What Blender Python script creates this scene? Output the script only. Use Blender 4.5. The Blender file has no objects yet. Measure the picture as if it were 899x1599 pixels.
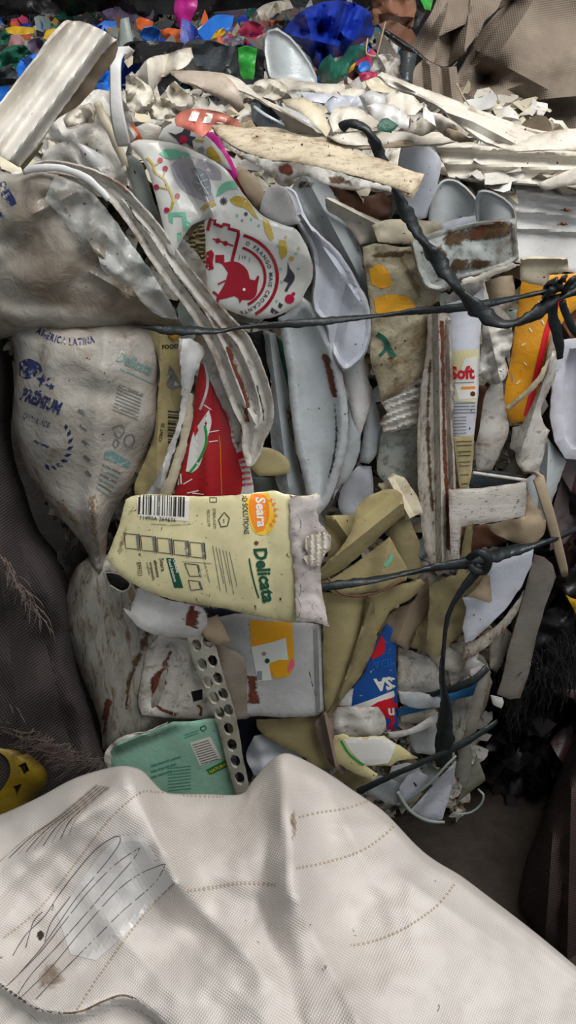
import bpy, bmesh, math, random
import numpy as np
from mathutils import Vector, Matrix, noise
from mathutils.bvhtree import BVHTree
from mathutils.geometry import delaunay_2d_cdt

random.seed(7)
C = bpy.context.scene.collection
SC = bpy.context.scene

# ------------------------------------------------------------------ camera, world, lights, exposure
F = 1231.0; TH = math.radians(36); CAMZ = 1.52
cam = bpy.data.objects.new('camera', bpy.data.cameras.new('camera'))
C.objects.link(cam); SC.camera = cam
cam.location = (0, 0, CAMZ); cam.rotation_euler = (math.pi/2 - TH, 0, 0)
cam.data.sensor_fit = 'VERTICAL'; cam.data.sensor_height = 24.0; cam.data.sensor_width = 24.0
cam.data.lens = F/1599*24.0; cam.data.clip_start = 0.02

world = bpy.data.worlds.new('world'); SC.world = world; world.use_nodes = True
world.node_tree.nodes['Background'].inputs[0].default_value = (0.90, 0.95, 1.0, 1)
world.node_tree.nodes['Background'].inputs[1].default_value = 0.21

def area(name, loc, target, size, energy, col):
    l = bpy.data.lights.new(name, 'AREA'); l.shape = 'RECTANGLE'; l.size = size[0]; l.size_y = size[1]
    l.energy = energy; l.color = col
    o = bpy.data.objects.new(name, l); C.objects.link(o); o.location = loc
    o.rotation_euler = (Vector(target)-Vector(loc)).to_track_quat('-Z', 'Y').to_euler(); return o
area('roof_skylight', (0.75, 0.25, 3.2), (0.05, 0.9, 0.9), (1.5, 1.3), 70, (1.0, 0.985, 0.96))
area('doorway_daylight', (1.6, -1.6, 2.4), (0, 1.0, 0.8), (1.5, 1.8), 12, (0.88, 0.94, 1.0))

SC.view_settings.view_transform = 'Standard'; SC.view_settings.look = 'None'
SC.view_settings.exposure = 0.2; SC.view_settings.gamma = 1.0; SC.view_settings.use_curve_mapping = False

# ------------------------------------------------------------------ where things stand: rays and planes
CAM = Vector((0, 0, CAMZ)); FW = Vector((0, math.cos(TH), -math.sin(TH))); UP = Vector((0, math.sin(TH), math.cos(TH))); RT = Vector((1, 0, 0))
def ray(px, py): return FW + RT*((px-449.5)/F) - UP*((py-799.5)/F)
TOPZ = 1.33; TOPY = 1.05; BOTY = 0.90
_ud = Vector((0, TOPY-BOTY, TOPZ)).normalized()
FACE = (Vector((0, TOPY, TOPZ)), Vector((0, -_ud.z, _ud.y)))     # the bale's front face
TOP = (Vector((0, TOPY, TOPZ)), Vector((0, 0, 1)))               # the bale's top
FLOOR = (Vector((0, 0, 0)), Vector((0, 0, 1)))
def hit(px, py, pl, o=0.0):
    d = ray(px, py); p0, n = pl
    dn = d.dot(n); t = ((p0-CAM).dot(n)+o)/dn
    return CAM + d*t
def slope(px, py, ang, h=0.0, base=TOP):     # a plane leaning back by ang degrees, standing where (px,py) meets the base plane
    p = hit(px, py, base, h); a = math.radians(ang)
    return (p, Vector((0, -math.sin(a), math.cos(a))))
def sag(x):                                   # the bale rounds off at its sides
    return -0.9*max(0, abs(x-0.02)-0.33)**1.5

# ------------------------------------------------------------------ materials
MATS = {}
def L(c):
    if isinstance(c, str):
        c = [int(c[i:i+2], 16)/255 for i in (0, 2, 4)]
    return tuple(((v/12.92) if v <= 0.04045 else ((v+0.055)/1.055)**2.4) for v in c[:3])+(1,)
def N(nt, t, **k):
    n = nt.nodes.new(t)
    for a, b in k.items(): setattr(n, a, b)
    return n
def ramp(nt, src, a, b, ca=(0, 0, 0, 1), cb=(1, 1, 1, 1)):
    r = N(nt, 'ShaderNodeValToRGB'); r.color_ramp.elements[0].position = a; r.color_ramp.elements[1].position = b
    r.color_ramp.elements[0].color = ca; r.color_ramp.elements[1].color = cb
    nt.links.new(src, r.inputs[0]); return r
def mixc(nt, fac, a, b, mode='MIX'):
    m = N(nt, 'ShaderNodeMix', data_type='RGBA', blend_type=mode)
    for s, v in ((m.inputs[0], fac), (m.inputs[6], a), (m.inputs[7], b)):
        if hasattr(v, 'links') or isinstance(v, bpy.types.NodeSocket): nt.links.new(v, s)
        else: s.default_value = v
    return m.outputs[2]
def coords(nt, scale=(1, 1, 1), rot=0.0):
    tc = N(nt, 'ShaderNodeTexCoord'); oi = N(nt, 'ShaderNodeObjectInfo')
    mp = N(nt, 'ShaderNodeMapping'); mp.inputs['Scale'].default_value = scale; mp.inputs['Rotation'].default_value = (0, 0, rot)
    ml = N(nt, 'ShaderNodeMath', operation='MULTIPLY'); ml.inputs[1].default_value = 37.0
    nt.links.new(oi.outputs['Random'], ml.inputs[0])
    ad = N(nt, 'ShaderNodeVectorMath', operation='ADD'); nt.links.new(tc.outputs['Object'], ad.inputs[0]); nt.links.new(ml.outputs[0], ad.inputs[1])
    nt.links.new(ad.outputs[0], mp.inputs[0]); return mp.outputs[0]
def tex(nt, vec, scale, detail=4, rough=0.55, dist=0.0):
    n = N(nt, 'ShaderNodeTexNoise'); n.inputs['Scale'].default_value = scale; n.inputs['Detail'].default_value = detail
    n.inputs['Roughness'].default_value = rough; n.inputs['Distortion'].default_value = dist
    nt.links.new(vec, n.inputs['Vector']); return n.outputs['Fac']
def plastic(name, col, dirt=0.4, dcol='6b4a2e', speck=0.3, rough=0.38, bump=0.25, alpha=1.0, streak=None, trans=0.0, fine=0.0):
    """dirty plastic: base colour, brown grime in patches, dark specks, fine scratches"""
    if name in MATS: return MATS[name]
    m = bpy.data.materials.new(name); m.use_nodes = True; nt = m.node_tree; P = nt.nodes['Principled BSDF']
    v = coords(nt); vs = coords(nt, streak or (1, 1, 1))
    tone = ramp(nt, tex(nt, v, 9, 3), 0.3, 0.7)
    c = L(col); dk = tuple(x*0.74 for x in c[:3])+(1,)
    base = mixc(nt, tone.outputs[0], dk, c)
    du = ramp(nt, tex(nt, vs, 26, 7, 0.7, 0.3), 0.40, 0.75, (0, 0, 0, 1), (min(0.6, 0.12+dirt*0.6),)*3+(1,)); lu = min(1.0, 0.10+2.2*(c[0]*.3+c[1]*.6+c[2]*.1)); base = mixc(nt, du.outputs[0], base, tuple(q*lu for q in L('8f7d68')[:3])+(1,))
    lo = 0.78-0.42*dirt
    dm = ramp(nt, tex(nt, vs, 17, 9, 0.68, 0.6), lo, lo+0.16, (0, 0, 0, 1), (min(1, 0.35+dirt),)*3+(1,))
    base = mixc(nt, dm.outputs[0], base, L(dcol))
    if fine > 0:
        fm = ramp(nt, tex(nt, vs, 70, 6, 0.7), 0.62-0.2*fine, 0.72, (0, 0, 0, 1), (0.8, 0.8, 0.8, 1))
        base = mixc(nt, fm.outputs[0], base, L('3a2c20'))
    at = N(nt, 'ShaderNodeAttribute', attribute_name='rimdirt'); rm = N(nt, 'ShaderNodeMath', operation='MULTIPLY'); nt.links.new(at.outputs['Fac'], rm.inputs[0])
    nt.links.new(ramp(nt, tex(nt, v, 30, 6, 0.7), 0.42, 0.62).outputs[0], rm.inputs[1]); r2 = N(nt, 'ShaderNodeMath', operation='MULTIPLY'); r2.inputs[1].default_value = min(1.0, 0.25+dirt*1.2); nt.links.new(rm.outputs[0], r2.inputs[0])
    base = mixc(nt, r2.outputs[0], base, tuple(q*lu for q in L('6a4f38')[:3])+(1,))
    sp = ramp(nt, tex(nt, v, 210, 2, 0.5), 0.80-0.16*speck, 0.84-0.14*speck, (0, 0, 0, 1), (0.75, 0.75, 0.75, 1))
    base = mixc(nt, sp.outputs[0], base, L('2e2620'))
    nt.links.new(base, P.inputs['Base Color'])
    rr = ramp(nt, tex(nt, v, 40, 4), 0.3, 0.8, (rough*0.8,)*3+(1,), (min(1, rough*1.5),)*3+(1,))
    nt.links.new(rr.outputs[0], P.inputs['Roughness'])
    P.inputs['Specular IOR Level'].default_value = 0.45
    if bump:
        b = N(nt, 'ShaderNodeBump'); b.inputs['Strength'].default_value = bump; b.inputs['Distance'].default_value = 0.004
        nt.links.new(tex(nt, v, 55, 5, 0.6, 0.4), b.inputs['Height']); nt.links.new(b.outputs[0], P.inputs['Normal'])
    if alpha < 1: P.inputs['Alpha'].default_value = alpha
    if trans: P.inputs['Transmission Weight'].default_value = trans
    MATS[name] = m; return m
def flat(name, col, rough=0.45, worn=0.0, wc='cfcac0'):
    """printed ink, worn in places"""
    if name in MATS: return MATS[name]
    m = bpy.data.materials.new(name); m.use_nodes = True; nt = m.node_tree; P = nt.nodes['Principled BSDF']
    P.inputs['Roughness'].default_value = rough
    c = L(col)
    if worn:
        v = coords(nt); w = ramp(nt, tex(nt, v, 90, 6, 0.7), 0.66-0.25*worn, 0.72-0.2*worn)
        nt.links.new(mixc(nt, w.outputs[0], c, L(wc)), P.inputs['Base Color'])
    else: P.inputs['Base Color'].default_value = c
    MATS[name] = m; return m
def stain(name, col, cov=0.5, scale=60, soft=1.0):
    """ragged patch of grime: clear where the noise is low"""
    if name in MATS: return MATS[name]
    m = bpy.data.materials.new(name); m.use_nodes = True; nt = m.node_tree; P = nt.nodes['Principled BSDF']
    v = coords(nt); P.inputs['Roughness'].default_value = 0.85
    n2 = ramp(nt, tex(nt, v, 120, 5), 0.35, 0.65)
    c = L(col); nt.links.new(mixc(nt, n2.outputs[0], tuple(x*0.45 for x in c[:3])+(1,), c), P.inputs['Base Color'])
    at = N(nt, 'ShaderNodeAttribute', attribute_name='fade'); ad = N(nt, 'ShaderNodeMath', operation='MULTIPLY_ADD'); ad.inputs[1].default_value = 0.42
    nt.links.new(at.outputs['Fac'], ad.inputs[0]); nt.links.new(tex(nt, v, scale, 9, 0.75, 0.6), ad.inputs[2])
    a = ramp(nt, ad.outputs[0], 0.92-0.3*cov, 1.06-0.3*cov, (0, 0, 0, 1), (soft,)*3+(1,))
    nt.links.new(a.outputs[0], P.inputs['Alpha'])
    MATS[name] = m; return m
def film(name, col, alpha, rough=0.16, haze=0.5, dirt='6e6253', dlo=0.5):
    """thin cloudy plastic film one can partly see through"""
    if name in MATS: return MATS[name]
    m = bpy.data.materials.new(name); m.use_nodes = True; nt = m.node_tree; P = nt.nodes['Principled BSDF']
    v = coords(nt)
    d = ramp(nt, tex(nt, v, 7, 6, 0.6, 0.8), dlo-0.1, dlo+0.18)
    nt.links.new(mixc(nt, d.outputs[0], L(col), L(dirt)), P.inputs['Base Color'])
    P.inputs['Roughness'].default_value = rough
    a = ramp(nt, tex(nt, v, 10, 5, 0.6), 0.3, 0.7, (alpha,)*3+(1,), (min(1, alpha+haze),)*3+(1,))
    nt.links.new(a.outputs[0], P.inputs['Alpha'])
    b = N(nt, 'ShaderNodeBump'); b.inputs['Strength'].default_value = 0.55; b.inputs['Distance'].default_value = 0.006
    nt.links.new(tex(nt, v, 34, 5, 0.6, 1.2), b.inputs['Height']); nt.links.new(b.outputs[0], P.inputs['Normal'])
    MATS[name] = m; return m
def woven(name, c1, c2, pitch=0.003, dirt=0.3, dcol='7a6550', rot=0.5, rough=0.6, strength=0.6, gaps=0.35, spots=0.0):
    """woven tape cloth: crossing bands with dark gaps"""
    if name in MATS: return MATS[name]
    m = bpy.data.materials.new(name); m.use_nodes = True; nt = m.node_tree; P = nt.nodes['Principled BSDF']
    uv = N(nt, 'ShaderNodeUVMap'); mp = N(nt, 'ShaderNodeMapping'); mp.inputs['Rotation'].default_value = (0, 0, rot)
    nt.links.new(uv.outputs[0], mp.inputs[0])
    ws = []
    for ax in ('X', 'Y'):
        w = N(nt, 'ShaderNodeTexWave', wave_type='BANDS', bands_direction=ax, wave_profile='SIN')
        w.inputs['Scale'].default_value = 0.314/pitch; w.inputs['Distortion'].default_value = 1.0; w.inputs['Detail'].default_value = 1.5; w.inputs['Detail Scale'].default_value = 0.21
        nt.links.new(mp.outputs[0], w.inputs['Vector']); ws.append(w.outputs['Fac'])
    mx = N(nt, 'ShaderNodeMath', operation='MULTIPLY'); nt.links.new(ws[0], mx.inputs[0]); nt.links.new(ws[1], mx.inputs[1])
    v = coords(nt)
    tone = ramp(nt, tex(nt, v, 5, 4), 0.35, 0.65); base = mixc(nt, tone.outputs[0], L(c1), L(c2))
    gp = ramp(nt, mx.outputs[0], 0.0, 0.35, (1-gaps,)*3+(1,), (1, 1, 1, 1)); base = mixc(nt, 1.0, base, gp.outputs[0], 'MULTIPLY')
    dm = ramp(nt, tex(nt, v, 6, 9, 0.7, 0.5), 0.72-0.3*dirt, 0.95-0.3*dirt, (0, 0, 0, 1), (0.75, 0.75, 0.75, 1)); base = mixc(nt, dm.outputs[0], base, L(dcol))
    if spots:
        sp = ramp(nt, tex(nt, v, 95, 3), 0.76-0.1*spots, 0.80-0.1*spots, (0, 0, 0, 1), (0.7,)*3+(1,)); base = mixc(nt, sp.outputs[0], base, L('4a3c30'))
    nt.links.new(base, P.inputs['Base Color']); P.inputs['Roughness'].default_value = rough
    b = N(nt, 'ShaderNodeBump'); b.inputs['Strength'].default_value = strength; b.inputs['Distance'].default_value = 0.0015
    nt.links.new(mx.outputs[0], b.inputs['Height']); nt.links.new(b.outputs[0], P.inputs['Normal'])
    MATS[name] = m; return m

# ------------------------------------------------------------------ outlines and sheets
def pts(s): return [tuple(float(v) for v in q.split(',')) for q in s.split()]
def _turn(a, b, c):
    d = math.degrees(math.atan2(c[1]-b[1], c[0]-b[0])-math.atan2(b[1]-a[1], b[0]-a[0])); return abs((d+180) % 360-180)
def catmull(P, closed=True, step=6.0, corner=48):
    n = len(P); out = []; k = len(P[0])
    rng = range(n) if closed else range(n-1)
    for i in rng:
        if closed: p0, p1, p2, p3 = P[i-1], P[i], P[(i+1) % n], P[(i+2) % n]
        else: p0, p1, p2, p3 = P[max(0, i-1)], P[i], P[i+1], P[min(n-1, i+2)]
        d = math.dist(p1[:2], p2[:2]); m = max(1, int(d/step))
        if corner and closed:      # keep sharp corners sharp
            if _turn(p0, p1, p2) > corner: p0 = tuple(2*a-b for a, b in zip(p1, p2))
            if _turn(p1, p2, p3) > corner: p3 = tuple(2*a-b for a, b in zip(p2, p1))
        for j in range(m):
            t = j/m
            out.append(tuple(0.5*(2*p1[a]+(-p0[a]+p2[a])*t+(2*p0[a]-5*p1[a]+4*p2[a]-p3[a])*t*t+(-p0[a]+3*p1[a]-3*p2[a]+p3[a])*t**3) for a in range(k)))
    if not closed: out.append(tuple(P[-1]))
    return out
def straight(P, step=6.0, jag=0.0, sd=0):
    out = []; n = len(P); r = random.Random(sd)
    for i in range(n):
        a, b = P[i], P[(i+1) % n]; d = math.dist(a, b); m = max(1, int(d/step))
        for j in range(m):
            t = j/m; x, y = a[0]+(b[0]-a[0])*t, a[1]+(b[1]-a[1])*t
            if jag and j:
                q = r.uniform(-jag, jag); x += q*(b[1]-a[1])/d; y -= q*(b[0]-a[0])/d
            out.append((x, y))
    return out
def inside(x, y, poly):
    X = poly[:, 0]; Y = poly[:, 1]; X2 = np.roll(X, -1); Y2 = np.roll(Y, -1)
    c = ((Y > y) != (Y2 > y)); dy = np.where(Y2 == Y, 1e-9, Y2-Y)
    return (np.count_nonzero(c & (x < (X2-X)*(y-Y)/dy+X)) % 2) == 1
def edist(xy, poly):
    A = poly; B = np.roll(poly, -1, 0); AB = B-A; L2 = (AB**2).sum(1)+1e-9
    d = np.full(len(xy), 1e9)
    for a, ab, l2 in zip(A, AB, L2):
        t = np.clip(((xy-a)@ab)/l2, 0, 1); q = a+t[:, None]*ab-xy; d = np.minimum(d, np.hypot(q[:, 0], q[:, 1]))
    return d
def fill(loops, grid, rings=(), lines=()):
    """triangles filling the first loop minus the rest, with inner points every grid px and rows of points following the edge at the distances in rings"""
    V = []; E = []
    for lp in loops:
        s = len(V); V += [Vector(p) for p in lp]; E += [(s+i, s+(i+1) % len(lp)) for i in range(len(lp))]
    polys = [np.array(lp) for lp in loops]; P0 = polys[0]
    x0, y0 = P0.min(0); x1, y1 = P0.max(0); r = random.Random(int(x0+y0))
    xs = np.arange(x0+grid/2, x1, grid); ys = np.arange(y0+grid/2, y1, grid*0.87)
    cand = [(x+(grid/2 if j % 2 else 0)+r.uniform(-.12, .12)*grid, y+r.uniform(-.12, .12)*grid) for j, y in enumerate(ys) for x in xs]
    cand = [c for c in cand if inside(c[0], c[1], P0) and not any(inside(c[0], c[1], h) for h in polys[1:])]
    rp = []
    for rd in rings:
        for P in polys:
            A_ = np.roll(P, 1, 0); B_ = np.roll(P, -1, 0); T_ = B_-A_; l_ = np.hypot(T_[:, 0], T_[:, 1])+1e-9; nx = np.stack([-T_[:, 1]/l_, T_[:, 0]/l_], 1)
            for sg in (1, -1):
                q = P+nx*rd*sg; dq = np.minimum.reduce([edist(q, p) for p in polys])
                rp += [tuple(c) for c, d in zip(q, dq) if d > rd*0.93 and inside(c[0], c[1], P0) and not any(inside(c[0], c[1], h) for h in polys[1:])]
    keep = []
    for c in rp:
        if all((c[0]-k[0])**2+(c[1]-k[1])**2 > (grid*0.35)**2 for k in keep[-60:]): keep.append(c)
    lk = []
    for (x0, y0, x1, y1) in lines:      # rows of points along creases keep them straight
        m = max(2, int(math.hypot(x1-x0, y1-y0)/(grid*0.6))); q = [(x0+(x1-x0)*i/m, y0+(y1-y0)*i/m) for i in range(m+1)]; ce = edist(np.array(q), P0)
        lk += [c for c, e in zip(q, ce) if e > grid*0.4 and inside(c[0], c[1], P0) and not any(inside(c[0], c[1], h) for h in polys[1:])]
    if lk:
        la = np.array(lk); keep = [k for k in keep if np.hypot(la[:, 0]-k[0], la[:, 1]-k[1]).min() > grid*0.45]
        cand = [k for k in cand if np.hypot(la[:, 0]-k[0], la[:, 1]-k[1]).min() > grid*0.55]; keep += lk
    V += [Vector(c) for c in keep]; mind = (max(rings)+grid*0.45) if rings else grid*0.4
    if cand:
        cc = np.array(cand); dd = np.minimum.reduce([edist(cc, p) for p in polys])
        V += [Vector(c) for c, d in zip(cand, dd) if d > mind]
    v, e, f, *_ = delaunay_2d_cdt(V, E, [], 1, 1e-4)
    v = [(p.x, p.y) for p in v]; out = []
    for t in f:
        if len(t) < 3: continue
        cx = sum(v[i][0] for i in t)/len(t); cy = sum(v[i][1] for i in t)/len(t)
        if not inside(cx, cy, P0) or any(inside(cx, cy, h) for h in polys[1:]): continue
        t = list(t); a, b, c = v[t[0]], v[t[1]], v[t[2]]
        if (b[0]-a[0])*(c[1]-a[1])-(b[1]-a[1])*(c[0]-a[0]) > 0: t.reverse()   # y runs down: make it face the viewer
        out.append(t)
    return v, out
def mesh_obj(name, verts, faces, mat, parent=None, smooth=True, uvs=None, th=0.0, mids=None):
    me = bpy.data.meshes.new(name)
    c = Vector((0, 0, 0))
    if parent is None and verts:
        a = np.array([tuple(v) for v in verts]); c = Vector(tuple(a.mean(0)))
    elif parent is not None: c = Vector(parent.get('_o', (0, 0, 0)))
    me.from_pydata([tuple(Vector(v)-c) for v in verts], [], faces)
    for m in (mat if isinstance(mat, list) else [mat]): me.materials.append(m)
    if mids: me.polygons.foreach_set('material_index', mids)
    if smooth: me.polygons.foreach_set('use_smooth', [True]*len(me.polygons))
    if uvs:
        ul = me.uv_layers.new(name='UVMap'); li = np.empty(len(me.loops), dtype=np.int32); me.loops.foreach_get('vertex_index', li)
        u = np.array(uvs, dtype=np.float32)[li]; ul.data.foreach_set('uv', u.ravel())
    me.update(); o = bpy.data.objects.new(name, me); C.objects.link(o)
    if parent is None: o.location = c; o['_o'] = tuple(c)
    else: o.parent = parent; o['_o'] = tuple(c)
    if th:
        s = o.modifiers.new('thickness', 'SOLIDIFY'); s.thickness = th; s.offset = -1; s.use_even_offset = False
        e = o.modifiers.new('crisp_edges', 'EDGE_SPLIT'); e.split_angle = math.radians(50)
    return o
def tag(o, label=None, cat=None, group=None, kind=None):
    if label: o['label'] = label
    if cat: o['category'] = cat
    if group: o['group'] = group
    if kind: o['kind'] = kind
    return o

def facet(x, y, sd):
    """sharp-creased crumple: folded planes in a few directions, bent a little by noise; about -0.5..0.5"""
    w1 = noise.noise(Vector((x*.45, y*.45, sd)))*1.1; w2 = noise.noise(Vector((x*.45+31, y*.45, sd)))*1.1; v = 0.0
    for k, (a, f, g) in enumerate(((0.4, .40, .34), (1.55, .46, .28), (2.5, .62, .22), (0.95, .95, .16))):
        a += math.sin(sd*1.7+k)*0.6; q = ((x+w1)*math.cos(a)+(y+w2)*math.sin(a))*f+sd*(k+1)*.37
        v += g*(abs((q % 1)-0.5)*4-1)
    return v*0.9
SEED = [0]
class Sheet: pass
def sheet(name, outline, mat, label=None, cat=None, o=0.0, pl=FACE, tilt=(0, 0), bow=0.0, bang=0.0, nz=(0.003, 60), cr=(0, 30),
          folds=(), curl=(0.006, 7), lip=None, th=0.0018, smooth=True, jag=0.0, grid=7.0, parent=None, group=None, holes=(), rib=None, fn=None, kind=None, dome=None, sagged=True, rings=None):
    """a bent plate of plastic. outline in photograph pixels, o metres proud of the plane pl. tilt: metres per 100 px in x and y.
    bow: metres of arch across the direction bang. folds: (x0,y0,x1,y1,k,w) a crease along a line. rib: (amp, pitch px, angle)"""
    SEED[0] += 1; sd = SEED[0]*3.71
    P = pts(outline) if isinstance(outline, str) else outline
    lp = catmull(P, True, grid*0.9) if smooth and not jag else straight(P, grid*0.9 if not jag else 5, jag, SEED[0])
    lp = [(x+0.9*noise.noise(Vector((x*.11, y*.11, sd))), y+0.9*noise.noise(Vector((x*.11+50, y*.11, sd)))) for x, y in lp]
    hl = []
    for h in holes:
        hp = pts(h) if isinstance(h, str) else h
        hl.append(catmull(hp, True, grid*0.8))
    ln = []
    for (x0, y0, x1, y1, k, w) in folds:
        l = math.hypot(x1-x0, y1-y0); ux, uy = (x1-x0)/l, (y1-y0)/l; a_, b_ = (x0-ux*w, y0-uy*w), (x1+ux*w, y1+uy*w)
        ln += [(a_[0]+t*uy*w, a_[1]-t*ux*w, b_[0]+t*uy*w, b_[1]-t*ux*w) for t in (-1, 0, 1)]
    xy, tris = fill([lp]+hl, grid, rings or ((3.0,)+((lip[1]+2.0, lip[1]+5.5) if lip else ())), ln)
    A = np.array(xy); poly = np.array(lp); d = edist(A, poly)
    cx, cy = (poly.min(0)+poly.max(0))/2; R = (poly.max(0)-poly.min(0))/2+1
    X = A[:, 0]-cx; Y = A[:, 1]-cy; a = math.radians(bang); ca, sa = math.cos(a), math.sin(a)
    U = (X*ca+Y*sa); Uq = poly-np.array([cx, cy]); Um = np.abs(Uq[:, 0]*ca+Uq[:, 1]*sa).max()+1
    f = o+tilt[0]*X/100+tilt[1]*Y/100+bow*(1-(U/Um)**2)
    if dome: f += dome*(1-np.exp(-d/(0.35*R.min())))
    for (x0, y0, x1, y1, k, w) in folds:
        l = math.hypot(x1-x0, y1-y0); s = ((A[:, 0]-x0)*(y1-y0)-(A[:, 1]-y0)*(x1-x0))/l
        t = ((A[:, 0]-x0)*(x1-x0)+(A[:, 1]-y0)*(y1-y0))/l; over = np.maximum(0, np.maximum(-t, t-l))
        f += k*np.maximum(0, 1-np.abs(s)/w)*np.exp(-over/w)
    if rib:
        b = math.radians(rib[2]); q = (X*math.cos(b)+Y*math.sin(b))/rib[1]; f += rib[0]*(np.clip(np.abs((q % 1)-0.5)*4-1, -0.6, 0.6))
    if curl and curl[0] < 0.019: curl = (curl[0]*0.30, curl[1]*0.45)
    if curl: f -= curl[0]*np.exp(-d/curl[1])
    if lip: f += lip[0]*np.exp(-((d-lip[1])/lip[2])**2)
    if fn: f += fn(A[:, 0], A[:, 1], d)
    verts = []; pp0, n = pl
    for (x, y), ff in zip(xy, f):
        z = ff
        if nz[0]: z += nz[0]*noise.noise(Vector((x/nz[1], y/nz[1], sd)))*1.6
        if cr[0]: z += cr[0]*facet(x/cr[1], y/cr[1], sd)
        w = hit(x, y, pl, z)
        if pl is FACE and sagged: w = hit(x, y, pl, z+sag(w.x))
        verts.append(w)
    uvs = [((x-cx)/1000, (y-cy)/1000) for x, y in xy]
    ob = mesh_obj(name, verts, tris, mat, parent.ob if parent else None, True, uvs, th)
    ra = ob.data.attributes.new('rimdirt', 'FLOAT', 'POINT'); ra.data.foreach_set('value', np.exp(-d/6.0).astype(np.float32))
    if parent is None: tag(ob, label, cat, group, kind)
    elif label: tag(ob, label)
    S = Sheet(); S.ob = ob; S.bvh = BVHTree.FromPolygons(verts, tris); S.art = {}; S.verts = verts; S.tris = tris; S.lp = lp
    SHEETS.append(S); return S
SHEETS = []
def on(S, x, y, off=0.0008):
    d = ray(x, y).normalized(); p, nn, i, t = S.bvh.ray_cast(CAM, d)
    return None if p is None else p-d*off

# ------------------------------------------------------------------ printing laid on a sheet
def _add(S, mat, part, xy, faces, off, fade=None):
    key = (part, mat.name); V, Fc, Fd = S.art.setdefault(key, ([], [], []))
    P = [on(S, x, y, off) for x, y in xy]; idx = {}
    for f in faces:
        if any(P[i] is None for i in f): continue
        g = []
        for i in f:
            if i not in idx: idx[i] = len(V); V.append(P[i]); Fd.append(fade[i] if fade is not None else 1.0)
            g.append(idx[i])
        Fc.append(g)
def patch(S, outline, mat, part='printed_patch', smooth=True, off=0.0007, grid=7, holes=()):
    P = pts(outline) if isinstance(outline, str) else outline
    lp = catmull(P, True, 4) if smooth else straight(P, 6)
    xy, t = fill([lp]+[catmull(pts(h) if isinstance(h, str) else h, True, 4) for h in holes], grid)
    dd = edist(np.array(xy), np.array(lp)); _add(S, mat, part, xy, t, off, np.minimum(1, dd/max(4.0, dd.max()*0.7)))
def stroke(S, P, w, mat, part='printed_line', smooth=True, off=0.0010, closed=False):
    P = pts(P) if isinstance(P, str) else P
    if closed: P = P+[P[0]]
    if '_stain' in mat.name: w *= 1.9      # the stain fades out towards its edges
    Q = catmull(P, False, 4) if smooth else _dens(P)
    xy = []; f = []; fd = []
    for i, q in enumerate(Q):
        a = Q[max(0, i-1)]; b = Q[min(len(Q)-1, i+1)]; dx, dy = b[0]-a[0], b[1]-a[1]; l = math.hypot(dx, dy) or 1
        nx, ny = -dy/l*w/2, dx/l*w/2; xy += [(q[0]+nx, q[1]+ny), q[:2], (q[0]-nx, q[1]-ny)]; e = 0.0 if i in (0, len(Q)-1) else 1.0; fd += [0, e, 0]
        if i: k = 3*i; f += [[k-3, k-2, k+1, k], [k-2, k-1, k+2, k+1]]
    _add(S, mat, part, xy, f, off, fd)
def _dens(P):
    out = []
    for a, b in zip(P, P[1:]):
        m = max(1, int(math.dist(a, b)/5)); out += [(a[0]+(b[0]-a[0])*j/m, a[1]+(b[1]-a[1])*j/m) for j in range(m)]
    return out+[P[-1]]
def dot(S, x, y, r, mat, part='printed_patch', sx=1.0, ang=0, off=0.0009):
    c, s = math.cos(math.radians(ang)), math.sin(math.radians(ang))
    xy = [(x, y)]+[(x+r*sx*math.cos(t)*c-r*math.sin(t)*s, y+r*sx*math.cos(t)*s+r*math.sin(t)*c) for t in [k*math.pi/6 for k in range(12)]]
    _add(S, mat, part, xy, [[0, 1+(k+1) % 12, 1+k] for k in range(12)], off)
_glyph = {}
def glyphs(s, bold, shear, space=1.0):
    k = (s, bold, shear, space)
    if k not in _glyph:
        cu = bpy.data.curves.new('t', 'FONT'); cu.body = s; cu.size = 1.0; cu.offset = bold; cu.shear = shear; cu.resolution_u = 2; cu.space_character = space
        ob = bpy.data.objects.new('t', cu); me = bpy.data.meshes.new_from_object(ob)
        _glyph[k] = ([(v.co.x, v.co.y) for v in me.vertices], [list(p.vertices) for p in me.polygons])
        bpy.data.objects.remove(ob); bpy.data.curves.remove(cu); bpy.data.meshes.remove(me)
    return _glyph[k]
def text(S, s, x, y, size, ang, mat, bold=0.0, shear=0.0, sx=1.0, arc=None, space=1.0, off=0.0011, part='printed_lettering'):
    """lettering whose baseline starts at (x,y) and runs at ang degrees (clockwise on the page). arc=(cx,cy,r,start deg,dir): set on a circle"""
    V, Fc = glyphs(s, bold, shear, space); out = []
    if arc:
        cx, cy, r, st, dr = arc
        for u, v in V:
            t = math.radians(st)+dr*u*size*sx/r; rr = r+(v*size if dr > 0 else -v*size)
            out.append((cx+rr*math.cos(t), cy+rr*math.sin(t)))
    else:
        c, q = math.cos(math.radians(ang)), math.sin(math.radians(ang))
        for u, v in V: a, b = u*size*sx, -v*size; out.append((x+a*c-b*q, y+a*q+b*c))
    _add(S, mat, part, out, Fc, off)
JOINED = {'grime_spot', 'grime_streak', 'printed_line', 'printed_speck', 'scuff', 'gouge', 'stitch_seam', 'printed_barcode', 'printed_lettering', 'brown_stain', 'ink_scribble', 'printed_berry', 'printed_laurel', 'printed_icon', 'caked_mud', 'rust_streak', 'printed_leaf', 'printed_star', 'printed_twig', 'printed_splash', 'printed_castle', 'printed_ray', 'rust_patch', 'label_trace', 'printed_check', 'printed_chicken', 'printed_ring', 'printed_key', 'printed_flower', 'label_picture', 'grime_patch', 'rib', 'printed_mark', 'printed_patch'}
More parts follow.
